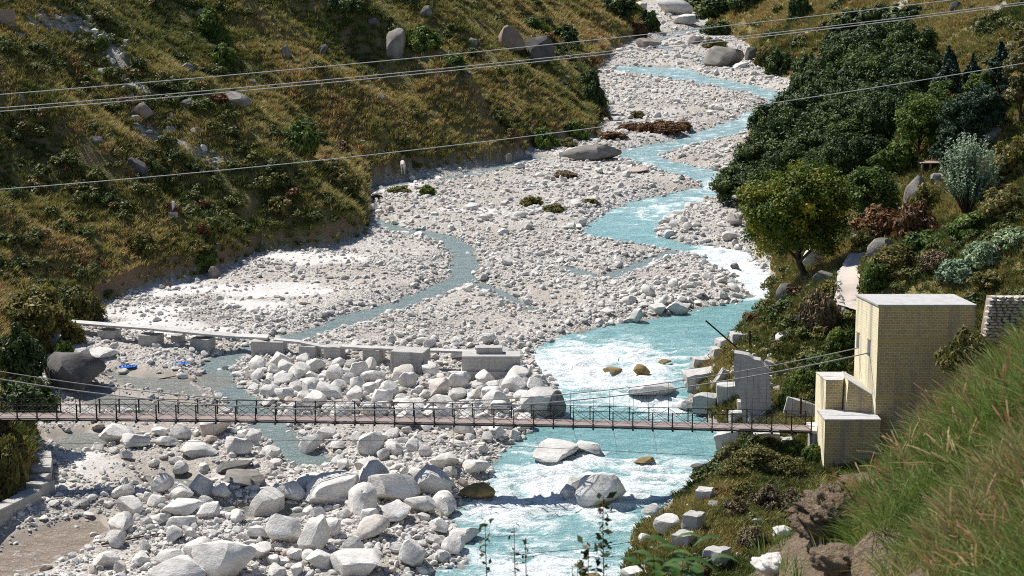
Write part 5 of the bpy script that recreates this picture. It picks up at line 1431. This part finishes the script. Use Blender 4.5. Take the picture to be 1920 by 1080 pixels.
for i, (x, y) in enumerate(JUN):
    P = hit(x, y); s = scale_at(P)
    e = empty('juniper_tree', P, jl.get(i, 'dark green juniper inside the dense riverside thicket'), 'tree', 'junipers of the riverside thicket')
    W = random.uniform(78, 112) / s; Hh = random.uniform(60, 92) / s
    c = link('crown', JM[i % 5], None, e); c.scale = (W / 2, W / 2, Hh / 1.65); c.rotation_euler = (0, 0, random.uniform(0, 6.28)); c.location = (0, 0, -0.06 * Hh)
    t_ = link('trunk', jt, None, e); t_.scale = (W / 3, W / 3, Hh / 1.65)
for a in ((1776, 215, 78, 128, 'blue-green conical tree at the left of the right-hand grove', 'bluegreen', 'cone'), (1822, 200, 54, 96, 'slim dark conical tree in the middle of the grove', 'bluegreen', 'cone'), (1872, 205, 70, 128, 'tall blue-green conical tree at the right of the grove', 'bluegreen', 'cone'),
          (1722, 300, 100, 128, 'bright green leafy tree at the left foot of the grove', 'green', 'round'), (1755, 265, 80, 112, 'green leafy tree in front of the conical trees', 'green', 'round'), (1800, 290, 84, 112, 'blue-green tree above the plank shelter', 'bluegreen', 'round'),
          (1845, 262, 80, 100, 'dark blue-green tree behind the round pale boulder', 'bluegreen', 'round'), (1775, 318, 60, 70, 'low blue-green tree beside the shelter roof', 'bluegreen', 'round'), (1835, 225, 60, 90, 'yellow-green tree between the tall conical trees', 'green', 'round'),
          (1690, 325, 60, 62, 'small green tree at the edge of the dry clearing', 'green', 'round'), (1912, 232, 72, 168, 'pale cream-leaved tree at the right edge', 'cream', 'round'), (1658, 335, 52, 50, 'small bushy green tree below the thicket', 'green', 'round')):
    T(*a[:5], a[5], 0.06, 0.17, 100, 70, random.randrange(1000), 'grove_tree', a[6], clump=0.27, shell=0.35)
# silver shrub: upright branches clothed in pale leaves
P = hit(1812, 412); s = scale_at(P); W = 136 / s; Hh = 158 / s
e = empty('silver_shrub', P, 'large spiky silver-green shrub on the right slope', 'shrub')
r = np.random.default_rng(3); C = []; N = []; Tn = []; mb = MB()
for i in range(240):
    a = r.uniform(0, 6.28); el = r.uniform(0.0, 1.5); 
    d = np.array([math.cos(a) * math.cos(el), math.sin(a) * math.cos(el), math.sin(el)])
    end = d * np.array([W / 2, W / 2, Hh * 0.62]) * r.uniform(0.7, 1.03) + np.array([0, 0, Hh * 0.36])
    st = np.array([0, 0, 0.1 * Hh]) + (end - np.array([0, 0, 0.1 * Hh])) * 0.45
    tip = end + np.array([0, 0, 0.10 * Hh]) * r.uniform(0.4, 1.2)
    if i % 3 == 0: mb.tube([(0, 0, 0), st, end], [0.04, 0.025, 0.012], 4)
    m = 42; t = r.random(m)[:, None]
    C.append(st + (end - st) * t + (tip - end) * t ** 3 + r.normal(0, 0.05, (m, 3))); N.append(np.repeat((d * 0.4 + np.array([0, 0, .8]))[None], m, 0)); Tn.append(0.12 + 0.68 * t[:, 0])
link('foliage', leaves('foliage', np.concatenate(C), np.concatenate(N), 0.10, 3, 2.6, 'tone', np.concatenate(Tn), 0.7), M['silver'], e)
link('branches', mb.mesh('branches'), M['bark'], e)
BU = [  # bottom centre, width, height, label, material
    (1660, 446, 96, 58, 'russet brown bush above the overhanging boulder', 'red'), (1722, 448, 76, 66, 'red-orange bush beside the silver shrub', 'red'), (1740, 400, 60, 58, 'brown-green bush right of the tall grey rock', 'olive'),
    (1640, 552, 56, 58, 'round dark green bush beside the footpath', 'green'), (1542, 622, 64, 74, 'dark brown twiggy bush on the bank below the path', 'brown'), (1690, 512, 90, 50, 'dark olive bush behind the tower', 'olive'), (1620, 470, 44, 44, 'olive bush left of the overhanging boulder', 'olive'),
    (1578, 662, 56, 44, 'green bush left of the tower wall', 'green'), (1552, 708, 70, 44, 'green bush above the buttress', 'green'), (1510, 735, 56, 40, 'bright green bush behind the bridge end', 'green'), (1480, 775, 36, 60, 'narrow green bush beside the broken wall', 'green'), (1528, 765, 40, 30, 'olive bush at the landing', 'olive'),
    (1815, 702, 92, 84, 'dark olive bush growing against the right corner of the tower', 'olive'), (1800, 530, 84, 40, 'silver-grey sage bush behind the tower roof', 'silver'), (1850, 500, 80, 44, 'silver-grey sage bush higher on the right slope', 'silver'), (1760, 510, 56, 36, 'reddish brown scrub bush behind the tower roof', 'brown'), (1900, 470, 70, 40, 'grey sage bush at the right edge', 'silver'),
    (1740, 480, 80, 46, 'green bush on the slope above the tower roof', 'green'), (1830, 440, 90, 44, 'green scrub below the silver shrub', 'green'), (1890, 410, 90, 60, 'green scrub right of the silver shrub', 'olive'), (1900, 340, 80, 80, 'olive bush at the right edge under the cream tree', 'olive'), (1870, 540, 70, 30, 'dry golden bush above the stone wall', 'olive'),
    (1425, 892, 96, 56, 'broad olive scrub mound on the bank below the bridge', 'olive'), (1376, 900, 56, 36, 'olive bush at the water side of the scrub mound', 'olive'), (1478, 905, 74, 46, 'olive bush right of the scrub mound', 'olive'), (1398, 935, 54, 30, 'olive bush above the concrete cubes', 'olive'), (1442, 955, 60, 38, 'brown-green bush on the lower right bank', 'brown'), (1488, 965, 60, 42, 'brown bush at the dirt clod', 'brown'),
    (1382, 970, 50, 32, 'brownish bush right of the middle cube', 'brown'), (1412, 1030, 60, 40, 'brown twiggy bush right of the lowest cube', 'brown'), (1525, 870, 40, 36, 'bright green weed clump beside the short footpath', 'green'), (1490, 856, 44, 30, 'bright green weeds by the stub pier', 'green'), (1442, 850, 54, 30, 'yellow-olive bush under the bridge deck', 'olive'),
    (50, 625, 140, 84, 'dark shaded bush at the foot of the left hill', 'olive'), (148, 606, 74, 66, 'tall dark bush at the end of the walkway slab', 'olive'), (22, 705, 104, 92, 'dark bush above the huge dark boulder', 'juniper'), (36, 786, 120, 84, 'dark green bush at the left end of the bridge', 'juniper'), (86, 778, 42, 38, 'yellow-green bush at the left end of the deck', 'olive'),
    (134, 645, 44, 40, 'round brown-green bush below the slab end', 'olive'), (116, 672, 34, 34, 'small green bush right of the dark boulder', 'green'), (82, 664, 34, 30, 'small dark bush on the white path', 'olive'), (2, 915, 76, 96, 'olive bush behind the retaining wall', 'olive'), (18, 842, 42, 36, 'weedy green bush beside the upper wall steps', 'olive'), (0, 822, 40, 36, 'dry bush at the left edge below the bridge', 'brown'),
    (1022, 277, 46, 36, 'green bush at the foot of the hill by the upper stream', 'green'), (1078, 260, 48, 32, 'green willow bush on the upper gravel edge', 'green'), (1128, 226, 36, 22, 'yellow-olive bush at the hill foot upstream', 'olive'), (1112, 196, 42, 44, 'dark bush under the eroded cliff', 'juniper'), (1105, 168, 36, 36, 'dark bush on the eroded cliff', 'juniper'), (1060, 275, 40, 16, 'low olive bush beside the willow', 'olive'),
    (1245, 250, 66, 22, 'orange-red bush on the upper gravel', 'red'), (1212, 248, 36, 20, 'russet bush left of the orange-red one', 'red'), (1180, 245, 40, 16, 'russet olive bush on the upper gravel', 'red'), (1280, 243, 34, 14, 'small orange bush at the upper river bank', 'red'), (1195, 222, 30, 14, 'olive bush behind the russet ones', 'olive'), (1150, 262, 50, 14, 'russet low bush by the hill foot', 'red'),
    (998, 386, 40, 17, 'yellow-green tuft bush in the middle of the gravel bar', 'olive'), (1040, 398, 36, 15, 'yellow-green tuft bush right of the middle one', 'olive'), (1107, 383, 30, 10, 'small tuft bush near the river on the bar', 'olive'), (800, 366, 30, 18, 'green tuft bush on the gravel near the horse', 'green'), (748, 362, 40, 14, 'grey-green tuft bush beside the black cow', 'olive'), (1060, 334, 44, 12, 'dry brownish tuft on the upper gravel bar', 'brown'),
    (556, 280, 64, 58, 'dark green bush in the left hillside gully', 'green'), (385, 62, 52, 46, 'green bush high in the left hillside gully', 'green'), (402, 82, 44, 36, 'green bush below it in the gully', 'green'), (415, 118, 50, 34, 'light green bush lower in the gully', 'green'), (186, 95, 30, 24, 'small dark green bush in the scree', 'green'), (795, 92, 58, 40, 'dark green bush right of the tall crag', 'green'),
    (848, 128, 52, 28, 'green bush on the slope under the wires', 'green'), (640, 25, 70, 40, 'dark bush at the top of the left hillside', 'juniper'), (1000, 62, 50, 30, 'green bush above the rock outcrop', 'green'), (1060, 80, 50, 34, 'dark bush on the upper left slope', 'juniper'), (1212, 60, 48, 48, 'dark green bush overhanging the upper river', 'juniper'), (1160, 30, 70, 46, 'dark bush on the far left slope', 'juniper'), (1190, 70, 50, 26, 'russet bush by the upper river', 'red'),
    (625, 330, 50, 36, 'dark bush low on the hill spur', 'olive'), (650, 360, 50, 40, 'olive bush at the nose of the hill spur', 'olive'), (520, 400, 60, 34, 'olive bush on the lower left slope', 'olive'), (260, 480, 60, 40, 'dark bush low on the shaded left slope', 'olive'), (380, 500, 44, 28, 'yellow-green bush at the hill foot by the sand', 'green'),
    (1470, 140, 66, 46, 'dark green bush at the river side of the upper right slope', 'juniper'), (1522, 148, 70, 54, 'dark green bush next to the thicket by the river', 'juniper'), (1440, 120, 40, 34, 'olive bush behind the huge upstream boulder', 'olive'), (1600, 68, 80, 50, 'dark green bush belt on the upper right slope', 'juniper'), (1580, 88, 60, 40, 'dark bush at the foot of the upper belt', 'juniper'), (1640, 48, 60, 40, 'dark bush at the top of the upper belt', 'juniper'),
    (1500, 40, 40, 60, 'dark bush stripe high on the right slope', 'juniper'), (1700, 50, 70, 40, 'dark bush right of the pale landslip', 'juniper'), (1690, 75, 50, 36, 'olive bush below the landslip', 'olive'), (1310, 12, 80, 34, 'dark riverside bush at the far top', 'juniper'), (1360, 28, 90, 44, 'dark bush clump at the far top right of the river', 'juniper'), (1410, 14, 70, 40, 'dark bush at the far top by the golden slope', 'juniper'), (1345, 66, 50, 26, 'dark bush beside the upper river bend', 'juniper'), (1340, 90, 40, 20, 'green bush above the huge upstream boulder', 'olive')]
for x, y, w, h, lab, mt in BU: bush(x, y, w, h, lab, mt, leaf=0.12 if y > 450 else 0.15, P=at_Y(x, y, 103.5) if 'right corner of the tower' in lab else None)

# ------------------------------------------------------------------ near slope with long grass, earth clod and weeds
def near_z(X, Y):
    X = np.asarray(X, float); Y = np.asarray(Y, float)
    z = 29.0 - 0.28 * Y + 1.0 * np.maximum(X - 1.35, 0) - 0.2 * np.maximum(X - 3.1, 0) - 0.35 * np.maximum(X - 6, 0)
    z = z + sstep(X, 1.6, 3.2) * 0.0 - 1.7 * np.maximum(Y - 17, 0) * 1.0
    z = z - 0.9 * np.maximum(-1.0 - X, 0)
    return z + 0.85 * (fbm(X * 0.8, Y * 0.8, 4, 201) - 0.5) + 0.34 * (fbm(X * 3, Y * 3, 3, 203) - 0.5) * sstep(X, 1.0, 2.4)
xs = np.linspace(-7, 15, 190); ys = np.concatenate([np.linspace(-3, 8, 30), np.linspace(8.2, 20, 150), np.linspace(20.5, 32, 14)])
XX, YY = np.meshgrid(xs, ys); ZZ = np.maximum(near_z(XX, YY), -6)
i = np.arange(XX.size).reshape(XX.shape)
me = np_mesh('near_slope', np.stack([XX, YY, ZZ], -1).reshape(-1, 3), np.stack([i[:-1, :-1], i[:-1, 1:], i[1:, 1:], i[1:, :-1]], -1).reshape(-1, 4), True)
t = NT('near_soil', 0.95); v = t.coord(); f = t.noise(v, 2.0, 6, 0.7); g = t.noise(v, 11, 5, 0.75)
c = t.mix(f, (0.20, 0.135, 0.085), (0.42, 0.32, 0.22)); c = t.mix(t.ramp(g, [(0.45, 0), (0.7, 0.7)]), c, (0.44, 0.35, 0.25))
t.color(c); t.normal(t.bump(t.math('ADD', f, g), 1.0, 0.25))
M['near_soil'] = t.m
o = link('near_slope', me, M['near_soil']); o['kind'] = 'structure'; o['label'] = 'near earthy slope at the lower right under the long grass'
def near_hit(px, py):
    d = ray(px, py); Y = np.linspace(5, 24, 600); tt = Y / d[1]
    f = CAMZ + d[2] * tt - near_z(d[0] * tt, Y); j = int(np.argmax(f < 0))
    if f[j] >= 0: j = 380
    return Vector((d[0] * tt[j], Y[j], float(near_z(d[0] * tt[j], Y[j]))))
NG = [blades('long_tuft', 34, 1.0, 0.28, 0.9, 0.026, 900 + i, 3) for i in range(5)]
def seed_head(seed):
    r = np.random.default_rng(seed); V = []; F = []; Tn = []
    for k in range(9):
        a = r.uniform(0, 6.28); lean = r.uniform(0.2, 0.7); d = np.array([math.cos(a) * lean, math.sin(a) * lean, 1.0]); h = r.uniform(0.8, 1.2)
        b0 = r.normal(0, 0.08, 3) * np.array([1, 1, 0]); w = np.array([-math.sin(a), math.cos(a), 0]) * 0.004
        for j in range(5):
            t0, t1 = j / 5, (j + 1) / 5; q = len(V); bend = lambda t: b0 + d * h * t + np.array([math.cos(a), math.sin(a), -0.5]) * 0.3 * t ** 3
            ww = w * (4.0 if j >= 3 else 1.0)
            V += [bend(t0) - ww, bend(t0) + ww, bend(t1) + ww, bend(t1) - ww]; F.append((q, q + 1, q + 2, q + 3)); Tn.append(1.0)
    me = np_mesh('seed_grass', np.array(V), np.array(F)); set_float(me, 'leaf', Tn); return me
NG += [seed_head(950), seed_head(951)]
for m_ in NG: m_.materials.append(M['nearg'])
NGC = source_coll('long_tuft', NG[:5]); NSC = source_coll('seed_tuft', NG[5:])
n = 15000
X = rng.uniform(1.4, 8, n); Y = rng.uniform(7, 18.2, n); 
edge = fbm(X * 0.9, Y * 0.9, 3, 205)
ok = rng.random(n) < np.clip((X - 2.12 - 0.165 * (Y - 10)) * 1.5 + 2.6 * (edge - 0.5), 0.03, 1)
X, Y = X[ok], Y[ok]; Z = near_z(X, Y); n = len(X)
h = rng.uniform(0.17, 0.38, n)
tn = np.clip(0.33 + 1.5 * (fbm(X * 0.7, Y * 0.7, 3, 207) - 0.5) + rng.normal(0, 0.13, n), 0, 0.85)
scatter('long_grass', NGC, np.stack([X, Y, Z], -1), np.stack([h, h, h], -1), np.stack([rng.normal(-.1, .2, n), rng.normal(0.15, .2, n), rng.uniform(0, 6.28, n)], -1), rng.integers(0, 5, n), tn, 'long green grass on the near slope at the lower right', 'grass')
k = rng.random(n) < 0.10; m = k.sum(); h = rng.uniform(0.22, 0.42, m)
scatter('seed_grass', NSC, np.stack([X[k], Y[k], Z[k]], -1), np.stack([h, h, h], -1), np.stack([rng.normal(-.1, .25, m), rng.normal(0.2, .3, m), rng.uniform(0, 6.28, m)], -1), rng.integers(0, 2, m), rng.uniform(0.72, 1.0, m), 'reddish brown seed heads standing among the long grass', 'grass')
# earth clod with hollow, pale rocks
def lump(name, px, py, w, h, mat, label, seed, cat, hollow=False):
    P = near_hit(px, py); s = scale_at(P); W = w / s; Hh = h / s
    bm = bmesh.new(); bmesh.ops.create_icosphere(bm, subdivisions=5 if hollow else 4, radius=1.0)
    V = np.array([v_.co[:] for v_ in bm.verts]); F = np.array([[v_.index for v_ in f_.verts] for f_ in bm.faces]); bm.free()
    a = fbm(V[:, 0] * 2.2 + V[:, 2] * 1.7 + seed, V[:, 1] * 2.2 - V[:, 2] * 1.3, 5, seed); b = fbm(V[:, 0] * 9 + V[:, 2] * 7, V[:, 1] * 6 - V[:, 2] * 5, 5, seed + 3)
    rad = 0.75 + 0.6 * (a - 0.5) + (0.62 if hollow else 0.55 if name == 'earth_clod' else 0.16) * (b - 0.5)
    if hollow:
        c_ = np.array([0.15, -0.85, -0.35]); c_ /= np.linalg.norm(c_); rad = rad - 0.75 * np.exp(-((1 - V @ c_) / 0.09) ** 1.2) * 0.7
    V = V * rad[:, None] * np.array([W / 1.6, W / 1.8, Hh / 1.6])
    o = link(name, np_mesh(name, V, F, not hollow), M[mat]); o.location = P + Vector((0, 0.1, Hh * 0.32)); o.color = (0.5, 0.5, 0.5, 1); return tag(o, label, cat)
lump('earth_clod', 1560, 1010, 140, 100, 'near_soil', 'crumbling brown earth clod with a dark hollow in front of the grass', 31, 'earth clod', True)
lump('earth_clod', 1625, 930, 100, 40, 'near_soil', 'brown earth lump behind the hollowed clod', 35, 'earth clod')
lump('stone', 1570, 1085, 100, 56, 'cream_stone' if 'cream_stone' in M else 'near_soil', 'yellowish rock embedded under the earth clod', 37, 'stone')
lump('stone', 1452, 1078, 80, 40, 'boulder', 'pale angular stone left of the earth clod at the bottom', 39, 'stone')
lump('stone', 1470, 1012, 40, 26, 'boulder', 'white stone at the left of the earth clod', 41, 'stone')
# tall weeds
def weed(px, ybot, ytop, Y, label, nleaf, leaf, wob=0.05, bushy=0.0, seed=0):
    a = at_Y(px, ybot, Y); b = at_Y(px, ytop, Y); r = np.random.default_rng(seed)
    base = Vector((a.x, Y, float(near_z(a.x, Y)) - 0.03)); Hh = b.z - base.z
    e = empty('tall_weed', base, label, 'weed')
    mb = MB(); C = []; N = []
    n_st = 1 if not bushy else 4
    for q in range(n_st):
        hh = Hh * (1 if q == 0 else r.uniform(0.55, 0.9)); dx = r.normal(0, bushy)
        pts = [Vector((dx * t * 1.3 + wob * math.sin(5 * t + q) * t, 0.05 * math.sin(4 * t + q), hh * t)) for t in np.linspace(0, 1, 9)]
        mb.tube(pts, [0.009 * (1 - 0.75 * t) for t in np.linspace(0, 1, 9)], 5)
        for _ in range(nleaf):
            t = r.uniform(0.15, 1.0); q8 = min(int(t * 8), 7); p = pts[q8].lerp(pts[q8 + 1], t * 8 - q8)
            an = r.uniform(0, 6.28); rad = r.uniform(0.3, 1.0) * (0.045 + bushy * 0.55 * (1 - 0.5 * t))
            C.append((p.x + math.cos(an) * rad, p.y + math.sin(an) * rad, p.z + r.normal(0, 0.03))); N.append((0.2 * math.cos(an), 0.2 * math.sin(an), 0.8))
    link('stem', mb.mesh('stem', True), M['bark'], e)
    link('foliage', leaves('foliage', np.array(C), np.array(N), leaf, seed, 2.0, 'tone', None, 0.7), M['weed'], e)
weed(1128, 1085, 928, 12.0, 'tall leafy weed standing in front of the river at the bottom', 150, 0.036, 0.03, 0.075, 1)
weed(915, 1085, 972, 12.5, 'thin weed stalk farthest left at the bottom edge', 91, 0.027, 0.02, 0, 2)
weed(968, 1085, 986, 12.2, 'thin weed stalk, middle of three at the bottom edge', 91, 0.027, 0.015, 0, 3)
weed(988, 1085, 1004, 12.6, 'shorter thin weed stalk right of the middle one', 78, 0.024, 0.01, 0, 4)
weed(1085, 1088, 1046, 12.0, 'tiny weed sprig left of the tall leafy weed', 26, 0.022, 0.01, 0, 5)
weed(1075, 1088, 1058, 12.1, 'tiniest weed sprig at the bottom edge', 20, 0.019, 0.01, 0, 6)
def broad_plant(px, py, Y, label, seed, stems):
    a = at_Y(px, py, Y); base = Vector((a.x, Y, float(near_z(a.x, Y)) - 0.05)); e = empty('leafy_plant', base, label, 'plant')
    r = np.random.default_rng(seed); mb = MB()
    for sx, sy in stems:
        tip = at_Y(sx, sy, Y + r.uniform(-.25, .25)) - base
        pts = [Vector((tip.x * t ** 0.8, tip.y * t, tip.z * t)) for t in np.linspace(0, 1, 6)]
        mb.tube(pts, [0.008, 0.007, 0.006, 0.005, 0.004, 0.003], 5)
        for k in range(14):
            an = k * 2.4 + r.uniform(-.3, .3); L = r.uniform(0.15, 0.26); w = L * 0.16; t0 = 1 - 0.035 * k
            b = Vector((tip.x * t0 ** .8, tip.y * t0, tip.z * t0)); d = Vector((math.cos(an), math.sin(an), 0)); sd = Vector((-math.sin(an), math.cos(an), 0)); up = r.uniform(0.1, 0.9)
            V = []; F = []
            for j, (tt, ww) in enumerate(((0, .15), (.25, .8), (.5, 1), (.75, .7), (1, .02))):
                c_ = b + d * L * tt + Vector((0, 0, L * (up * tt - 0.75 * tt * tt)))
                V += [c_ - sd * w * ww + Vector((0, 0, .25 * w * ww)), c_, c_ + sd * w * ww + Vector((0, 0, .25 * w * ww))]
            for j in range(4): F += [(3 * j, 3 * j + 1, 3 * j + 4, 3 * j + 3), (3 * j + 1, 3 * j + 2, 3 * j + 5, 3 * j + 4)]
            me = mk_mesh('leaf', V, F, True); set_float(me, 'tone', [r.random()] * len(F)); link('leaf', me, M['bigleaf'], e)
    link('stem', mb.mesh('stem', True), M['bark'], e)
broad_plant(1260, 1110, 11.0, 'broad-leaved green plant at the bottom edge in front of the right bank', 9, [(1262, 1012), (1225, 1030), (1300, 1024), (1280, 1050), (1245, 1058), (1205, 1052), (1322, 1055), (1262, 1075)])
